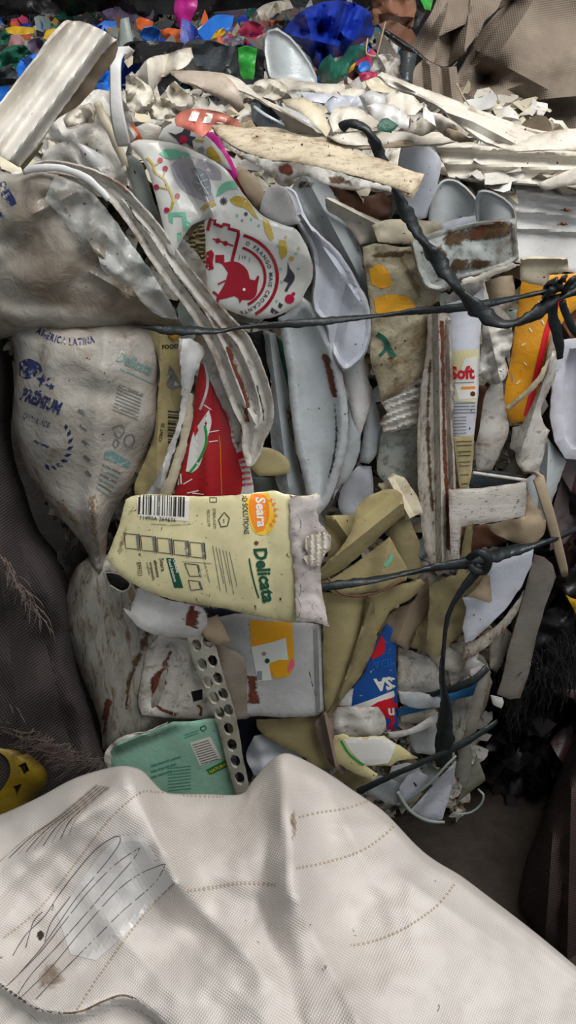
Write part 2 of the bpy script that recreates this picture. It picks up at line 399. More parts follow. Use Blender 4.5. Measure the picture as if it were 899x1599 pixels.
def flush():
    for S in SHEETS:
        for (part, mn), (V, Fc, Fd) in S.art.items():
            if not Fc: continue
            o = mesh_obj(part, V, Fc, bpy.data.materials[mn], S.ob, smooth=False)
            ra = o.data.attributes.new('fade', 'FLOAT', 'POINT'); ra.data.foreach_set('value', np.array(Fd, dtype=np.float32))
            if part in JOINED: o['kind'] = 'stuff'     # marks too small to pick apart singly
        S.art = {}

# ------------------------------------------------------------------ ribbons, cords, sticks
def ribbon(name, P, mat, pl=FACE, w=None, flat_=0.3, twist=0.0, label=None, cat=None, parent=None, group=None, sides=8, wob=0.0, space3=None, boxy=False, t0=0.0, kind=None, step=6.0):
    """a band or cord through pixels (x, y, o, width px). twist: turns along its length"""
    Q = catmull([tuple(p) for p in P], False, step)
    if space3: W = [Vector(q[:3]) for q in Q]; wid = [q[3] for q in Q]; nn = Vector((0, -1, 0.3)).normalized()
    else:
        W = [hit(q[0], q[1], pl, q[2]) for q in Q]
        wid = [q[3]*(W[i]-CAM).dot(FW)/F for i, q in enumerate(Q)]; nn = pl[1]
    verts = []; faces = []; n = len(W); SEED[0] += 1
    for i in range(n):
        T = (W[min(n-1, i+1)]-W[max(0, i-1)]).normalized(); B = T.cross(nn)
        B = B.normalized() if B.length > 1e-6 else Vector((1, 0, 0)); M = B.cross(T)
        a = t0+twist*2*math.pi*i/max(1, n-1)
        for k in range(sides):
            th = 2*math.pi*k/sides; u, v = math.cos(th), math.sin(th)
            if boxy: u = max(-1, min(1, u*1.4)); v = max(-1, min(1, v*1.4))
            u *= wid[i]/2; v *= wid[i]/2*flat_
            if wob: u *= 1+wob*noise.noise(Vector((i*0.35, k*1.7, SEED[0]))); v *= 1+wob*noise.noise(Vector((i*0.35+40, k*1.7, SEED[0])))
            u, v = u*math.cos(a)-v*math.sin(a), u*math.sin(a)+v*math.cos(a)
            verts.append(W[i]+B*u+M*v)
        if i:
            for k in range(sides):
                k2 = (k+1) % sides; faces.append([(i-1)*sides+k, (i-1)*sides+k2, i*sides+k2, i*sides+k])
    faces += [list(range(sides))[::-1], [(n-1)*sides+k for k in range(sides)]]
    ob = mesh_obj(name, verts, faces, mat, parent, smooth=not boxy)
    if parent is None: tag(ob, label, cat, group, kind)
    elif label: tag(ob, label)
    return ob
# ------------------------------------------------------------------ palette
def M(k): return PAL[k]
PAL = dict(
 white=plastic('white_plastic', 'dcdcda', 0.28, speck=0.25, rough=0.3),
 whited=plastic('dirty_white_plastic', 'd2cfc8', 0.55, speck=0.6, fine=0.35),
 filthy=plastic('filthy_white_plastic', 'c2bcae', 0.72, '5d4630', 0.8, fine=0.75, rough=0.55),
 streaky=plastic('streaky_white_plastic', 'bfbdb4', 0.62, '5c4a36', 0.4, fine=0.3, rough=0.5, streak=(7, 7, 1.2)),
 bluew=plastic('bluish_white_plastic', 'cacfda', 0.16, speck=0.25, rough=0.3),
 grey=plastic('pale_grey_plastic', 'b9c1c4', 0.25, speck=0.35, rough=0.28),
 greyg=plastic('grey_green_plastic', '8b9793', 0.3, speck=0.3, rough=0.4),
 cream=plastic('cream_plastic', 'd9cfb4', 0.4, speck=0.4, rough=0.4),
 ivory=plastic('ivory_plastic', 'dcd6c8', 0.45, speck=0.3, rough=0.42),
 khaki=plastic('khaki_plastic', 'aea173', 0.35, speck=0.35, rough=0.5),
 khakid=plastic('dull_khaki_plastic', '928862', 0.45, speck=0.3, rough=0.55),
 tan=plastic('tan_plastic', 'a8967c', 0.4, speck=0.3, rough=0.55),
 board=plastic('weathered_board', 'cdbfa4', 0.55, '7c5c3c', 0.5, fine=0.5, rough=0.75, streak=(1.5, 6, 1)),
 planter=plastic('muddy_bucket_white', 'b9c0bc', 0.55, '5a4426', 0.6, fine=0.55, rough=0.4),
 yellowfilm=plastic('pale_yellow_film', 'e6dda6', 0.22, '8a6a3a', 0.75, rough=0.32, bump=0.15),
 strap=plastic('black_strap', '1f2629', 0.12, '5a564e', 0.15, rough=0.42, bump=0.5),
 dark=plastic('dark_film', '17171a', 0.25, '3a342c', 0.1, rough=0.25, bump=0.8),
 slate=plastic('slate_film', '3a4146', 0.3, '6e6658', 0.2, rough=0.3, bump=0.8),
 mint=plastic('mint_plastic', '98cbb4', 0.22, '7a6b50', 0.3, rough=0.3),
 blue=plastic('blue_film', '1638a8', 0.05, '20285a', 0.1, rough=0.38, bump=0.7),
 sky=plastic('sky_blue_film', '1c74d8', 0.1, '334466', 0.1, rough=0.35, bump=0.5),
 green=plastic('green_film', '14604c', 0.1, '203028', 0.1, rough=0.4, bump=0.7),
 lime=plastic('bright_green_film', '1f9c34', 0.1, '203028', 0.1, rough=0.35, bump=0.5),
 yellow=plastic('yellow_plastic', 'e0b416', 0.15, '6a4a1a', 0.2, rough=0.4),
 orange=plastic('orange_plastic', 'e2672a', 0.15, '6a3a1a', 0.2, rough=0.4),
 orangey=plastic('amber_bag_film', 'eba21c', 0.15, 'b9a080', 0.25, rough=0.35, bump=0.4),
 red=plastic('red_film', 'b8222e', 0.12, 'd0b8ac', 0.15, rough=0.34),
 magenta=plastic('magenta_film', 'd62a9a', 0.05, '7a2050', 0.1, rough=0.3),
 pink=plastic('pink_film', 'c2335e', 0.2, '5a2030', 0.1, rough=0.35),
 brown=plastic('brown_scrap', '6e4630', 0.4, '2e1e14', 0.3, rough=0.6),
 purple=plastic('purple_grey_film', '6a5c76', 0.25, '3a3040', 0.1, rough=0.35),
 wood=plastic('old_plywood', 'a98a62', 0.4, '6a4a2c', 0.4, rough=0.7, streak=(1, 1, 6)),
 blackink=flat('black_ink', '26241f'), greenink=flat('dark_green_ink', '14503c'), redink=flat('dark_red_ink', '981428', 0.25),
 navyink=flat('navy_ink', '232c58', 0.5, 0.5, 'b8b2a6'), tealink=flat('faded_teal_ink', '6d8f8c', 0.5, 0.45, 'c0bbb0'),
 greyink=flat('grey_ink', '6c6c68', 0.5, 0.4, 'c0bbb0'), whiteink=flat('white_ink', 'e4e2dc'), brightred=flat('bright_red_ink', 'cc1f2c', 0.35),
 seafoam=flat('seafoam_ink', '74b79a', 0.3), goldink=flat('mustard_ink', 'b89c3a', 0.3), leafgrey=flat('leaf_grey_ink', '848b92', 0.3),
 greyblob=flat('mauve_grey_ink', 'a7a3ab', 0.3), charcoal=flat('charcoal_ink', '3e3a44', 0.3), berry=flat('berry_ink', 'b01c44', 0.3),
 orangeink=flat('orange_ink', 'f08a24', 0.35), yellowink=flat('yellow_ink', 'f2c43a', 0.35), royal=flat('royal_blue_ink', '1c4f96', 0.4, 0.15),
 greenline=flat('green_ink', '2e9a44', 0.4), ochre=flat('ochre_ink', 'd79a1e', 0.4, 0.2, 'b9b29c'), paleink=flat('pale_label_ink', 'cfd2cc', 0.4), mintdk=flat('mint_print_ink', '4f9480', 0.4),
 rust=stain('rust_stain', '70351f', 1.0, 60), mud=stain('mud_stain', '5d4429', 0.55, 60), soot=stain('soot_stain', '2c241d', 0.42, 110), tea=stain('tea_stain', '9c7c56', 0.35, 30, 0.6),
 wovenw=woven('white_woven_cloth', 'd8d1ca', 'c3bbb4', 0.0024, 0.26, '9c8a74', 0.55, 0.5, 0.5, 0.18, 0.35),
 wovenp=woven('clean_woven_patch', 'dcd8d4', 'cbc8c5', 0.0028, 0.15, '9c8a74', 0.75, 0.35, 0.4, 0.12, 0.2),
 burlap=woven('brown_burlap', '9a8c7c', '7a6c5f', 0.0036, 0.7, '5a4e42', 0.15, 0.9, 0.5, 0.2),
 burlap2=woven('dark_mesh_cloth', '453a39', '2d2524', 0.0042, 0.35, '1f1816', 0.6, 0.8, 0.9, 0.6),
 burlap3=woven('maroon_mesh_cloth', '46302b', '2c1e1b', 0.0035, 0.5, '1a100e', 0.2, 0.7, 1.0, 0.5),
 clear=film('cloudy_clear_film', 'b9b5ac', 0.62, 0.17, 0.38, '857868', 0.42),
 hazefilm=film('milky_film', 'd4d0c8', 0.55, 0.22, 0.4, 'b8a890', 0.6),
)
PAL['scrapdark'] = PAL['slate']

# ------------------------------------------------------------------ the shed: floor and dark back wall
def grid_plane(name, corners, n, mat, nzamp, kind='structure', label=None, nzs=0.4):
    A, B, Cc, D = [Vector(c) for c in corners]; V = []; Fc = []; uv = []
    for j in range(n+1):
        for i in range(n+1):
            u, v = i/n, j/n; p = A.lerp(B, u).lerp(D.lerp(Cc, u), v)
            nn = (B-A).cross(D-A).normalized(); p = p+nn*nzamp*noise.fractal(p/nzs, 1, 2, 5); V.append(p); uv.append((u*(B-A).length, v*(D-A).length))
            if i and j: k = j*(n+1)+i; Fc.append([k-n-2, k-n-1, k, k-1])
    return tag(mesh_obj(name, V, Fc, mat, uvs=uv), label, None, None, kind)
floorm = plastic('earth_floor', '30271f', 0.6, '1f1813', 0.5, rough=0.9, bump=0.8, fine=0.3)
wallm = plastic('dark_tarpaulin', '2c2a2b', 0.35, '554c44', 0.2, rough=0.5, bump=0.9)
grid_plane('floor', [(-3, -1.5, 0), (3, -1.5, 0), (3, 4.2, 0), (-3, 4.2, 0)], 90, floorm, 0.006)
grid_plane('wall_back', [(-3, 4.2, 0), (3, 4.2, 0), (3, 4.2, 3.2), (-3, 4.2, 3.2)], 60, wallm, 0.10)

# ------------------------------------------------------------------ scrap nobody could count
def scrap(name, label, cat, region, n, mats, size=(0.03, 0.08), seed=1, tiltmax=1.1, normal=(0, -1, 0.1), elong=2.2, crumple=0.35):
    r = random.Random(seed); V = []; Fc = []; mi = []; nm = Vector(normal).normalized()
    for _ in range(n):
        p = Vector(region(r)); s = r.uniform(*size); e = r.uniform(1, elong)
        ax = Vector((r.uniform(-1, 1), r.uniform(-1, 1), r.uniform(-1, 1))).normalized()
        q = Matrix.Rotation(r.uniform(-tiltmax, tiltmax), 3, ax); nn = q @ nm
        a = nn.orthogonal().normalized(); a = Matrix.Rotation(r.uniform(0, 6.28), 3, nn) @ a; b = nn.cross(a)
        base = len(V); k = 4; bend = r.uniform(-1, 1)*s*1.2; mm = r.randrange(len(mats)); ph = r.uniform(0, 6)
        for j in range(k+1):
            for i in range(k+1):
                u = (i/k-.5); v = (j/k-.5); wv = 1+0.35*math.sin(ph+u*5+v*3)
                V.append(p+a*u*s*e*wv+b*v*s*wv+nn*(bend*(u*u+0.4*u*v)+crumple*s*(noise.noise(Vector((u*3+ph, v*3, _)))+0.6*facet(u*5, v*5, _*.37))))
                if i and j: t = base+j*(k+1)+i; Fc.append([t-k-2, t-k-1, t, t-1]); mi.append(mm)
    o = mesh_obj(name, V, Fc, mats, mids=mi, smooth=True); return tag(o, label, cat, None, 'stuff')

# core of the bale: the squashed mass behind what can be told apart
def slab(name, x0, x1, zt, mat, front, back, label, cat, n=26):
    bm = bmesh.new(); bmesh.ops.create_cube(bm, size=1)
    bmesh.ops.subdivide_edges(bm, edges=bm.edges[:], cuts=n, use_grid_fill=True)
    for v in bm.verts:
        z = (v.co.z+.5)*zt; yf = BOTY+(TOPY-BOTY)*z/TOPZ+front; yy = yf+(v.co.y+.5)*(back-yf)
        v.co = Vector((x0+(v.co.x+.5)*(x1-x0), yy, z)); v.co += Vector((1, 1, 1))*0.02*noise.noise(v.co*9)
        v.co.z = max(0.003, v.co.z)
    me = bpy.data.meshes.new(name); bm.to_mesh(me); bm.free(); me.materials.append(mat); ob = bpy.data.objects.new(name, me); C.objects.link(ob); ob['_o'] = (0, 0, 0)
    return tag(ob, label, cat)
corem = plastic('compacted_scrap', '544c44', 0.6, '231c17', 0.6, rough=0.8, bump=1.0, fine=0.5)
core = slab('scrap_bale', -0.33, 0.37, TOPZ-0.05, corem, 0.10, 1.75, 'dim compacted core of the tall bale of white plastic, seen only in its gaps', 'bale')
WH = [M('whited'), M('ivory'), M('greyg'), M('filthy'), M('khakid'), M('filthy'), M('streaky'), M('streaky'), M('tan')]
def reg_front(r):
    z = r.uniform(0.02, TOPZ-0.02); x = r.uniform(-0.33, 0.37); return (x, BOTY+(TOPY-BOTY)*z/TOPZ+r.uniform(0.05, 0.12)-sag(x), z)
def reg_top(r): return (r.uniform(-0.38, 0.42), r.uniform(1.06, 1.66), TOPZ+r.uniform(-0.07, -0.035))
def reg_right(r): return (r.uniform(0.36, 0.42), r.uniform(1.12, 1.6), r.uniform(0.02, 1.12))
def reg_left(r): return (r.uniform(-0.40, -0.34), r.uniform(1.05, 1.6), r.uniform(0.02, 1.3))
scrap('crushed_plastic_scrap', 'mixed white, cream and grey plastic scraps packed in the gaps of the bale front', 'plastic scrap', reg_front, 2600, WH, (0.018, 0.045), 3, 0.9, elong=1.7)
scrap('crushed_plastic_scrap', 'small pale plastic scraps strewn over the top of the white bale', 'plastic scrap', reg_top, 1100, [M('whited'), M('ivory'), M('white'), M('cream'), M('whited'), M('ivory')], (0.014, 0.04), 5, 0.7, (0, -0.3, 1))
scrap('crushed_plastic_scrap', 'dirty plastic scraps packed along the right side of the bale', 'plastic scrap', reg_right, 700, WH, (0.02, 0.05), 8, 0.7, (1, 0, 0))
scrap('crushed_plastic_scrap', 'dirty plastic scraps packed along the left side of the bale', 'plastic scrap', reg_left, 700, WH, (0.02, 0.05), 9, 0.7, (-1, 0, 0))

# the heap of coloured film behind
heapm = plastic('dull_film_heap', '6a625c', 0.4, '2c2622', 0.3, rough=0.5, bump=0.9)
def slab2(name, x0, x1, y0, y1, zt, mat, label, cat):
    bm = bmesh.new(); bmesh.ops.create_cube(bm, size=1); bmesh.ops.subdivide_edges(bm, edges=bm.edges[:], cuts=22, use_grid_fill=True)
    for v in bm.verts:
        v.co = Vector((x0+(v.co.x+.5)*(x1-x0), y0+(v.co.y+.5)*(y1-y0), (v.co.z+.5)*zt)); v.co += Vector((.6, .6, .6))*0.06*noise.noise(v.co*4); v.co.z = max(0.003, v.co.z)
    me = bpy.data.meshes.new(name); bm.to_mesh(me); bm.free(); me.materials.append(mat); ob = bpy.data.objects.new(name, me); C.objects.link(ob)
    return tag(ob, label, cat)
slab2('film_bale', -1.5, 0.25, 1.85, 3.3, 1.26, heapm, 'low heap of coloured plastic film standing behind the white bale', 'bale')
COL = [M('blue'), M('sky'), M('green'), M('purple'), M('pink'), M('slate'), M('dark'), M('greyg'), M('orange'), M('tan'), heapm, M('whited'), M('brown'), heapm, M('slate'), M('dark'), M('greyg'), heapm, plastic('muted_teal', '3a7078', 0.4), plastic('muted_rose', '9a5a62', 0.4), plastic('muted_ochre', 'a8863c', 0.4)]
def reg_heap(r): return (r.uniform(-1.45, 0.25), r.uniform(1.8, 3.25), 1.28+r.uniform(-0.05, 0.04))
scrap('coloured_film_scrap', 'small crumpled scraps of many-coloured film covering the heap behind', 'film scrap', reg_heap, 3600, COL, (0.018, 0.055), 11, 0.8, (0, -0.5, 1), 2.4, 0.7)
def reg_heapf(r): return (r.uniform(-1.45, 0.25), 1.80+r.uniform(-0.03, 0.05), r.uniform(0.8, 1.3))
scrap('coloured_film_scrap', 'crumpled film scraps hanging down the near side of the heap behind', 'film scrap', reg_heapf, 700, COL, (0.02, 0.06), 12, 1.0, (0, -1, 0.3), 2.4, 0.7)
# ------------------------------------------------------------------ background things
def bag(name, outline, mat, label, cat, anchor, ang=65, h=0.0, o=0.0, cr=(0.03, 32), nz=(0.03, 60), th=0.002, base=TOP, **k):
    return sheet(name, outline, mat, label, cat, o, slope(anchor[0], anchor[1], ang, h, base), cr=cr, nz=nz, th=th, **k)
GB = (Vector((0, 1.9, 1.30)), Vector((0, 0, 1)))
bag('hanging_bag', '277,-20 272,10 274,30 284,52 292,50 300,28 308,8 306,-20', M('magenta'), 'magenta film bag hanging down at the top edge behind the heap', 'bag', (290, 46), 85, cr=(0.012, 14), nz=(0.01, 30), grid=5)
bag('plastic_bag', '440,62 448,40 470,18 500,4 530,0 560,8 582,22 585,42 578,60 560,70 545,85 520,92 505,110 492,106 478,80 458,66', M('blue'), 'big crumpled royal blue bag on the heap, upper centre', 'bag', (500, 106), 60,
    cr=(0.06, 22), nz=(0.03, 50), folds=((500, 100, 475, 20, 0.07, 12), (490, 90, 505, 10, -0.05, 9), (515, 95, 540, 5, 0.07, 12), (545, 85, 575, 20, 0.06, 12), (455, 55, 520, 70, 0.05, 10), (528, 60, 552, 8, -0.05, 8)), curl=(0.06, 9), grid=3.5)
bag('plastic_bag', '496,108 505,92 515,84 524,96 535,88 545,72 562,70 575,76 572,88 556,96 545,108 540,124 520,132 500,128', M('green'), 'dark green crumpled bag tucked below the big blue bag', 'bag', (520, 130), 55, folds=((510, 130, 520, 85, 0.03, 12), (540, 115, 565, 75, 0.03, 12)), curl=(0.03, 6), grid=4)
bag('bottle_scrap', '539,106 548,97 556,98 552,108 544,115', M('yellow'), 'small crushed yellow bottle on the dark green bag', 'bottle', (545, 116), 60, o=0.03, cr=(0.006, 10), nz=(0, 10), curl=(0.01, 3), grid=4)
bag('film_scrap', '558,110 562,98 574,95 579,106 572,116 560,116', M('sky'), 'light blue scrap beside the dark green bag', 'film scrap', (568, 117), 60, cr=(0.01, 10), nz=(0, 10), grid=4)
bag('film_scrap', '560,116 570,112 590,114 590,124 562,126', M('pink'), 'small red and purple scrap at the right end of the heap', 'film scrap', (575, 126), 60, cr=(0.01, 10), nz=(0, 10), grid=4)
bag('plastic_bag', '300,58 312,45 335,24 365,24 362,40 352,52 330,65 306,64', M('sky'), 'bright blue flattened film bag just right of the magenta bag', 'bag', (330, 66), 40, cr=(0.01, 20), nz=(0.01, 40), grid=5)
bag('film_scrap', '300,52 312,42 322,36 320,44 308,56', M('white'), 'white label scrap on the bright blue film bag', 'film scrap', (310, 60), 40, o=0.03, cr=(0.005, 20), nz=(0, 40), grid=4)
bag('film_scrap', '250,48 262,44 284,46 288,60 275,74 262,66', M('orange'), 'orange and white crumpled wrapper below the magenta bag', 'film scrap', (270, 75), 55, cr=(0.02, 12), grid=4)
bag('plastic_bag', '218,56 224,44 240,42 250,48 248,62 232,64', M('sky'), 'small blue bag left of the orange wrapper', 'bag', (235, 66), 50, cr=(0.02, 12), grid=4)
bag('plastic_bag', '372,48 382,34 398,34 412,42 410,52 396,58 376,56', M('pink'), 'dusty pink bag behind the white oval lid', 'bag', (392, 60), 50, cr=(0.02, 12), grid=4)
bag('film_scrap', '330,62 336,50 350,44 352,52 340,60 338,70', M('yellow'), 'crumpled yellow scrap in front of the bright blue bag', 'film scrap', (338, 72), 55, cr=(0.02, 10), grid=4)
bag('plastic_bag', '8,44 24,41 54,43 52,52 30,55 12,52', M('yellow'), 'flat yellow bag far left on the heap', 'bag', (30, 56), 35, cr=(0.01, 14), grid=4)
bag('plastic_bag', '67,60 72,48 84,44 94,46 88,56 78,63', M('yellow'), 'yellow bag left of the long ribbed trough', 'bag', (78, 64), 45, cr=(0.01, 14), grid=4)
bag('plastic_bag', '-10,96 4,78 20,70 38,72 52,86 40,98 28,108 6,108 -10,112', M('green'), 'dark green film bag at the left edge of the heap', 'bag', (20, 110), 50, cr=(0.03, 18), grid=5)
bag('plastic_bag', '-10,60 6,46 16,54 12,70 -10,76', M('green'), 'small green film bag in the corner above another green bag', 'bag', (4, 76), 50, cr=(0.02, 14), grid=4)
bag('plastic_bag', '27,122 26,104 40,88 58,84 56,98 40,112 32,124', M('sky'), 'bright blue bag wedged beside the trough, left', 'bag', (35, 125), 55, cr=(0.03, 16), grid=4)
bag('plastic_bag', '38,78 48,62 66,58 78,70 66,84 52,86', M('purple'), 'purple grey bag between the yellow and blue bags at left', 'bag', (60, 86), 50, cr=(0.02, 14), grid=4)
bag('plastic_bag', '-10,125 -6,108 20,100 26,115 24,132 -10,136', M('slate'), 'slate grey bag at the left edge under the green one', 'bag', (10, 135), 60, cr=(0.02, 14), grid=4)
bag('plastic_bag', '148,142 152,120 165,112 180,104 184,124 178,138 160,146', M('sky'), 'blue bag showing under the right end of the trough', 'bag', (168, 146), 60, cr=(0.02, 14), grid=4)
bag('plastic_bag', '285,72 300,62 330,64 360,72 380,70 412,78 412,128 385,130 350,126 318,118 298,112 282,96', M('slate'), 'dark slate film bag behind the funnel-shaped sheet', 'bag', (340, 128), 60, cr=(0.05, 26), nz=(0.03, 40), grid=5)
bag('plastic_bag', '186,82 200,66 240,64 285,66 290,84 262,92 225,98 200,96', M('dark'), 'black film bag behind the curled cream sheet', 'bag', (230, 98), 55, cr=(0.03, 20), grid=5)
bag('drink_pouch', '371,75 385,73 402,76 399,96 396,124 380,124 374,110', M('lime'), 'bright green pouch standing left of the oval lid', 'pouch', (388, 125), 75, cr=(0.006, 14), nz=(0.006, 30), o=0.08, grid=4)
bag('film_scrap', '212,30 220,26 240,34 236,44 220,46 214,42', M('orange'), 'small orange wrapper on the back of the heap', 'film scrap', (225, 46), 50, cr=(0.02, 10), grid=4)
bag('film_scrap', '138,56 142,38 160,40 150,62', M('blue'), 'small navy scrap just behind the trough rim', 'film scrap', (150, 62), 50, cr=(0.02, 10), grid=4)
bag('plastic_bag', '388,32 398,18 420,4 452,0 458,12 438,18 420,30 402,34', M('ivory'), 'long pale crumpled bag at the back left of the blue bag', 'bag', (415, 34), 45, cr=(0.04, 14), grid=4)
bag('plastic_bag', '150,22 175,12 215,10 240,16 238,30 205,38 170,34', M('purple'), 'grey film bag far at the back of the heap', 'bag', (195, 34), 30, cr=(0.03, 18), grid=5)
bag('tarpaulin', '-20,30 40,22 100,26 170,18 240,22 300,22 380,14 450,10 450,-60 -20,-60', M('dark'), 'black tarpaulin draped behind the coloured heap', 'tarpaulin', (220, 30), 78, cr=(0.10, 60), nz=(0.08, 120), grid=9)
# lid standing up at the back edge of the bale
lid = sheet('oval_lid', '411,62 418,47 432,43 450,55 468,74 484,98 495,122 494,134 470,131 440,127 418,124 412,95', M('grey'), 'large pale oval lid standing up on the back of the bale', 'lid', 0.0, slope(450, 130, 62), nz=(0.003, 80), lip=(0.006, 3, 2.5), bow=0.02, grid=5, th=0.004)
# right: burlap and dark odds
bag('burlap_sack', '640,78 652,60 672,32 690,8 700,-20 830,-20 900,-20 960,-20 960,260 899,215 850,205 800,190 740,172 712,158 700,150 712,120 735,85 745,60 770,30 790,8', M('burlap'), 'big brown burlap sack filling the upper right corner', 'sack', (800, 175), 66, h=-0.05, o=-0.05,
    cr=(0.02, 70), nz=(0.03, 110), th=0.004, folds=((700, 170, 790, 140, 0.05, 26), (790, 160, 899, 150, 0.04, 30), (712, 160, 760, 122, -0.08, 26), (760, 122, 830, 160, -0.05, 30), (735, 100, 800, 0, -0.08, 28)), grid=8)
bag('burlap_sack', '637,82 646,66 660,40 676,14 688,-20 790,-20 776,14 756,34 740,60 722,84 706,98 694,104 676,98 660,90', M('burlap'), 'smaller wrinkled burlap sack between the blue bag and the big sack', 'sack', (690, 115), 68, h=0.0, o=0.0,
    cr=(0.03, 40), nz=(0.03, 60), th=0.004, folds=((650, 80, 700, 0, 0.03, 16), (700, 100, 712, 0, -0.06, 22)), grid=6)
bag('burlap_sack', '644,150 646,110 660,92 690,104 712,104 720,150 730,172 700,160 670,152', M('burlap'), 'lower fold of brown sacking behind the white pails', 'sack', (690, 165), 75, h=-0.02, o=-0.02, cr=(0.02, 40), nz=(0.02, 60), th=0.004, folds=((670, 95, 676, 160, 0.03, 12), (700, 100, 706, 160, 0.03, 12)), grid=6)
bag('scrap_board', '590,36 604,28 640,44 656,70 640,84 606,60', M('brown'), 'reddish brown board end behind the blue bag', 'board', (620, 85), 60, h=0.02, cr=(0.01, 20), grid=5)
bag('scrap_board', '580,-20 640,-20 650,10 640,46 612,32 584,40', M('brown'), 'brown scrap in shadow at the top centre', 'scrap', (610, 60), 70, h=0.1, cr=(0.03, 20), grid=5)
bag('plastic_bag', '628,10 640,-5 668,-5 664,20 650,44 634,40', M('slate'), 'grey plastic bundle beside the smaller burlap sack', 'bag', (640, 70), 70, h=0.05, cr=(0.03, 16), grid=5)
bag('film_scrap', '655,-5 676,-5 672,16 662,14', M('lime'), 'green scrap at the top edge above the smaller sack', 'film scrap', (664, 60), 70, h=0.08, cr=(0.01, 16), grid=5)
bag('plastic_bag', '580,90 600,84 622,92 626,120 600,124 578,112', M('whited'), 'pale crumpled scrap at the back, right of the coloured heap', 'bag', (600, 124), 60, h=0.0, cr=(0.02, 14), grid=5)
bag('pipe_scrap', '624,78 650,84 646,128 626,122', M('slate'), 'blue grey tube end behind the pails', 'tube', (636, 128), 80, h=0.0, bow=0.02, cr=(0.0, 14), grid=5)
ribbon('cable', [(598, 48, 0.01, 8), (640, 76, 0.02, 9), (672, 100, 0.03, 6), (700, 108, 0.03, 5), (714, 96, 0.03, 4)], M('dark'), pl=slope(650, 120, 65), label='black cable sagging in front of the smaller burlap sack', cat='cable', flat_=0.8)
ribbon('thin_rod', [(611, -5, 0.05, 3), (600, 40, 0.05, 3), (588, 88, 0.05, 3)], M('tan'), pl=slope(590, 120, 75), label='thin pale rod leaning by the blue bag', cat='rod', flat_=0.8)
ribbon('thin_rod', [(588, 88, 0.05, 2.5), (572, 84, 0.05, 2.5), (574, 60, 0.03, 2.5)], M('tan'), pl=slope(590, 120, 75), label='thin bent wire at the right edge of the blue bag', cat='wire', flat_=0.8)
ribbon('twine', [(712, 130, 0.05, 3), (722, 150, 0.05, 3), (732, 164, 0.06, 2)], M('tan'), pl=slope(720, 165, 75), label='short end of twine on the brown sacking', cat='twine', flat_=0.8)
# ---- left: dark mesh sack, yellow crate; right: maroon sack, black fringe
S_ = sheet('mesh_sack', '-60,440 -10,470 12,520 22,600 18,690 40,770 62,830 100,880 118,960 128,1040 150,1110 170,1170 205,1210 160,1260 60,1320 -60,1320', M('burlap2'), 'dark purplish mesh sack slumped at the left of the bale', 'sack', 0.09, tilt=(-0.05, 0.02),
   nz=(0.02, 120), cr=(0.016, 60), curl=(0.24, 10), th=0.004, folds=((60, 830, 150, 1200, 0.03, 30), (0, 900, 40, 1200, 0.03, 40)), grid=9, sagged=False)
r_ = random.Random(4)
for i, (x0, y0, x1, y1, n) in enumerate([(0, 870, 60, 960, 40), (30, 1135, 160, 1190, 120), (0, 1080, 40, 1150, 10)]):
    V = []; Fc = []
    for k in range(n):
        t = k/n; x = x0+(x1-x0)*t+r_.uniform(-6, 6); y = y0+(y1-y0)*t+r_.uniform(-8, 8); a = r_.uniform(0.3, 1.4) if i != 1 else r_.uniform(-0.2, 1.0)+1.9; ln = r_.uniform(22, 50)
        p = [(x+ln*q*math.cos(a+q*.4), y+ln*q*math.sin(a+q*.4)) for q in (0, .35, .7, 1)]; s = len(V)
        for j, (u, v) in enumerate(p):
            w = hit(u, v, FACE, 0.16+0.02*j); V += [w, w+Vector((0.0011, 0, 0.0004)), w+Vector((0.0004, -0.001, 0))]
            if j:
                for m in range(3): Fc.append([s+3*(j-1)+m, s+3*(j-1)+(m+1) % 3, s+3*j+(m+1) % 3, s+3*j+m])
    o_ = mesh_obj('fringe', V, Fc, plastic('fringe_fibre', '75665c', 0.2, rough=0.7), S_.ob); o_['kind'] = 'stuff'
cr_ = sheet('yellow_crate', '-40,1150 10,1160 40,1175 70,1200 72,1225 50,1250 20,1290 -40,1310', plastic('olive_yellow', '8a7212', 0.4, '3a2c10', 0.3, rough=0.4), 'yellow slotted plastic crate corner at the lower left', 'crate', 0.20, nz=(0.004, 60), th=0.006, dome=0.012, sagged=False,
    holes=('-30,1178 -4,1172 12,1186 16,1206 8,1226 -6,1240 -30,1244', '27,1196 40,1190 46,1204 36,1214', '-30,1256 0,1254 -4,1276 -30,1284', '20,1228 34,1224 26,1244'), curl=(0.02, 6), grid=6)
MS = sheet('maroon_sack', '899,1150 870,1215 842,1290 815,1360 802,1420 830,1480 880,1550 960,1600 1100,1600 1100,1100 950,1080', M('burlap3'), 'dark maroon mesh sack standing at the lower right edge', 'sack', 0.0, slope(899, 1520, 70, 0, FLOOR), nz=(0.03, 120), cr=(0.02, 60), curl=(0.22, 16), th=0.004,
    folds=((870, 1200, 850, 1480, 0.03, 20), (892, 1220, 885, 1500, 0.03, 16)), grid=9)
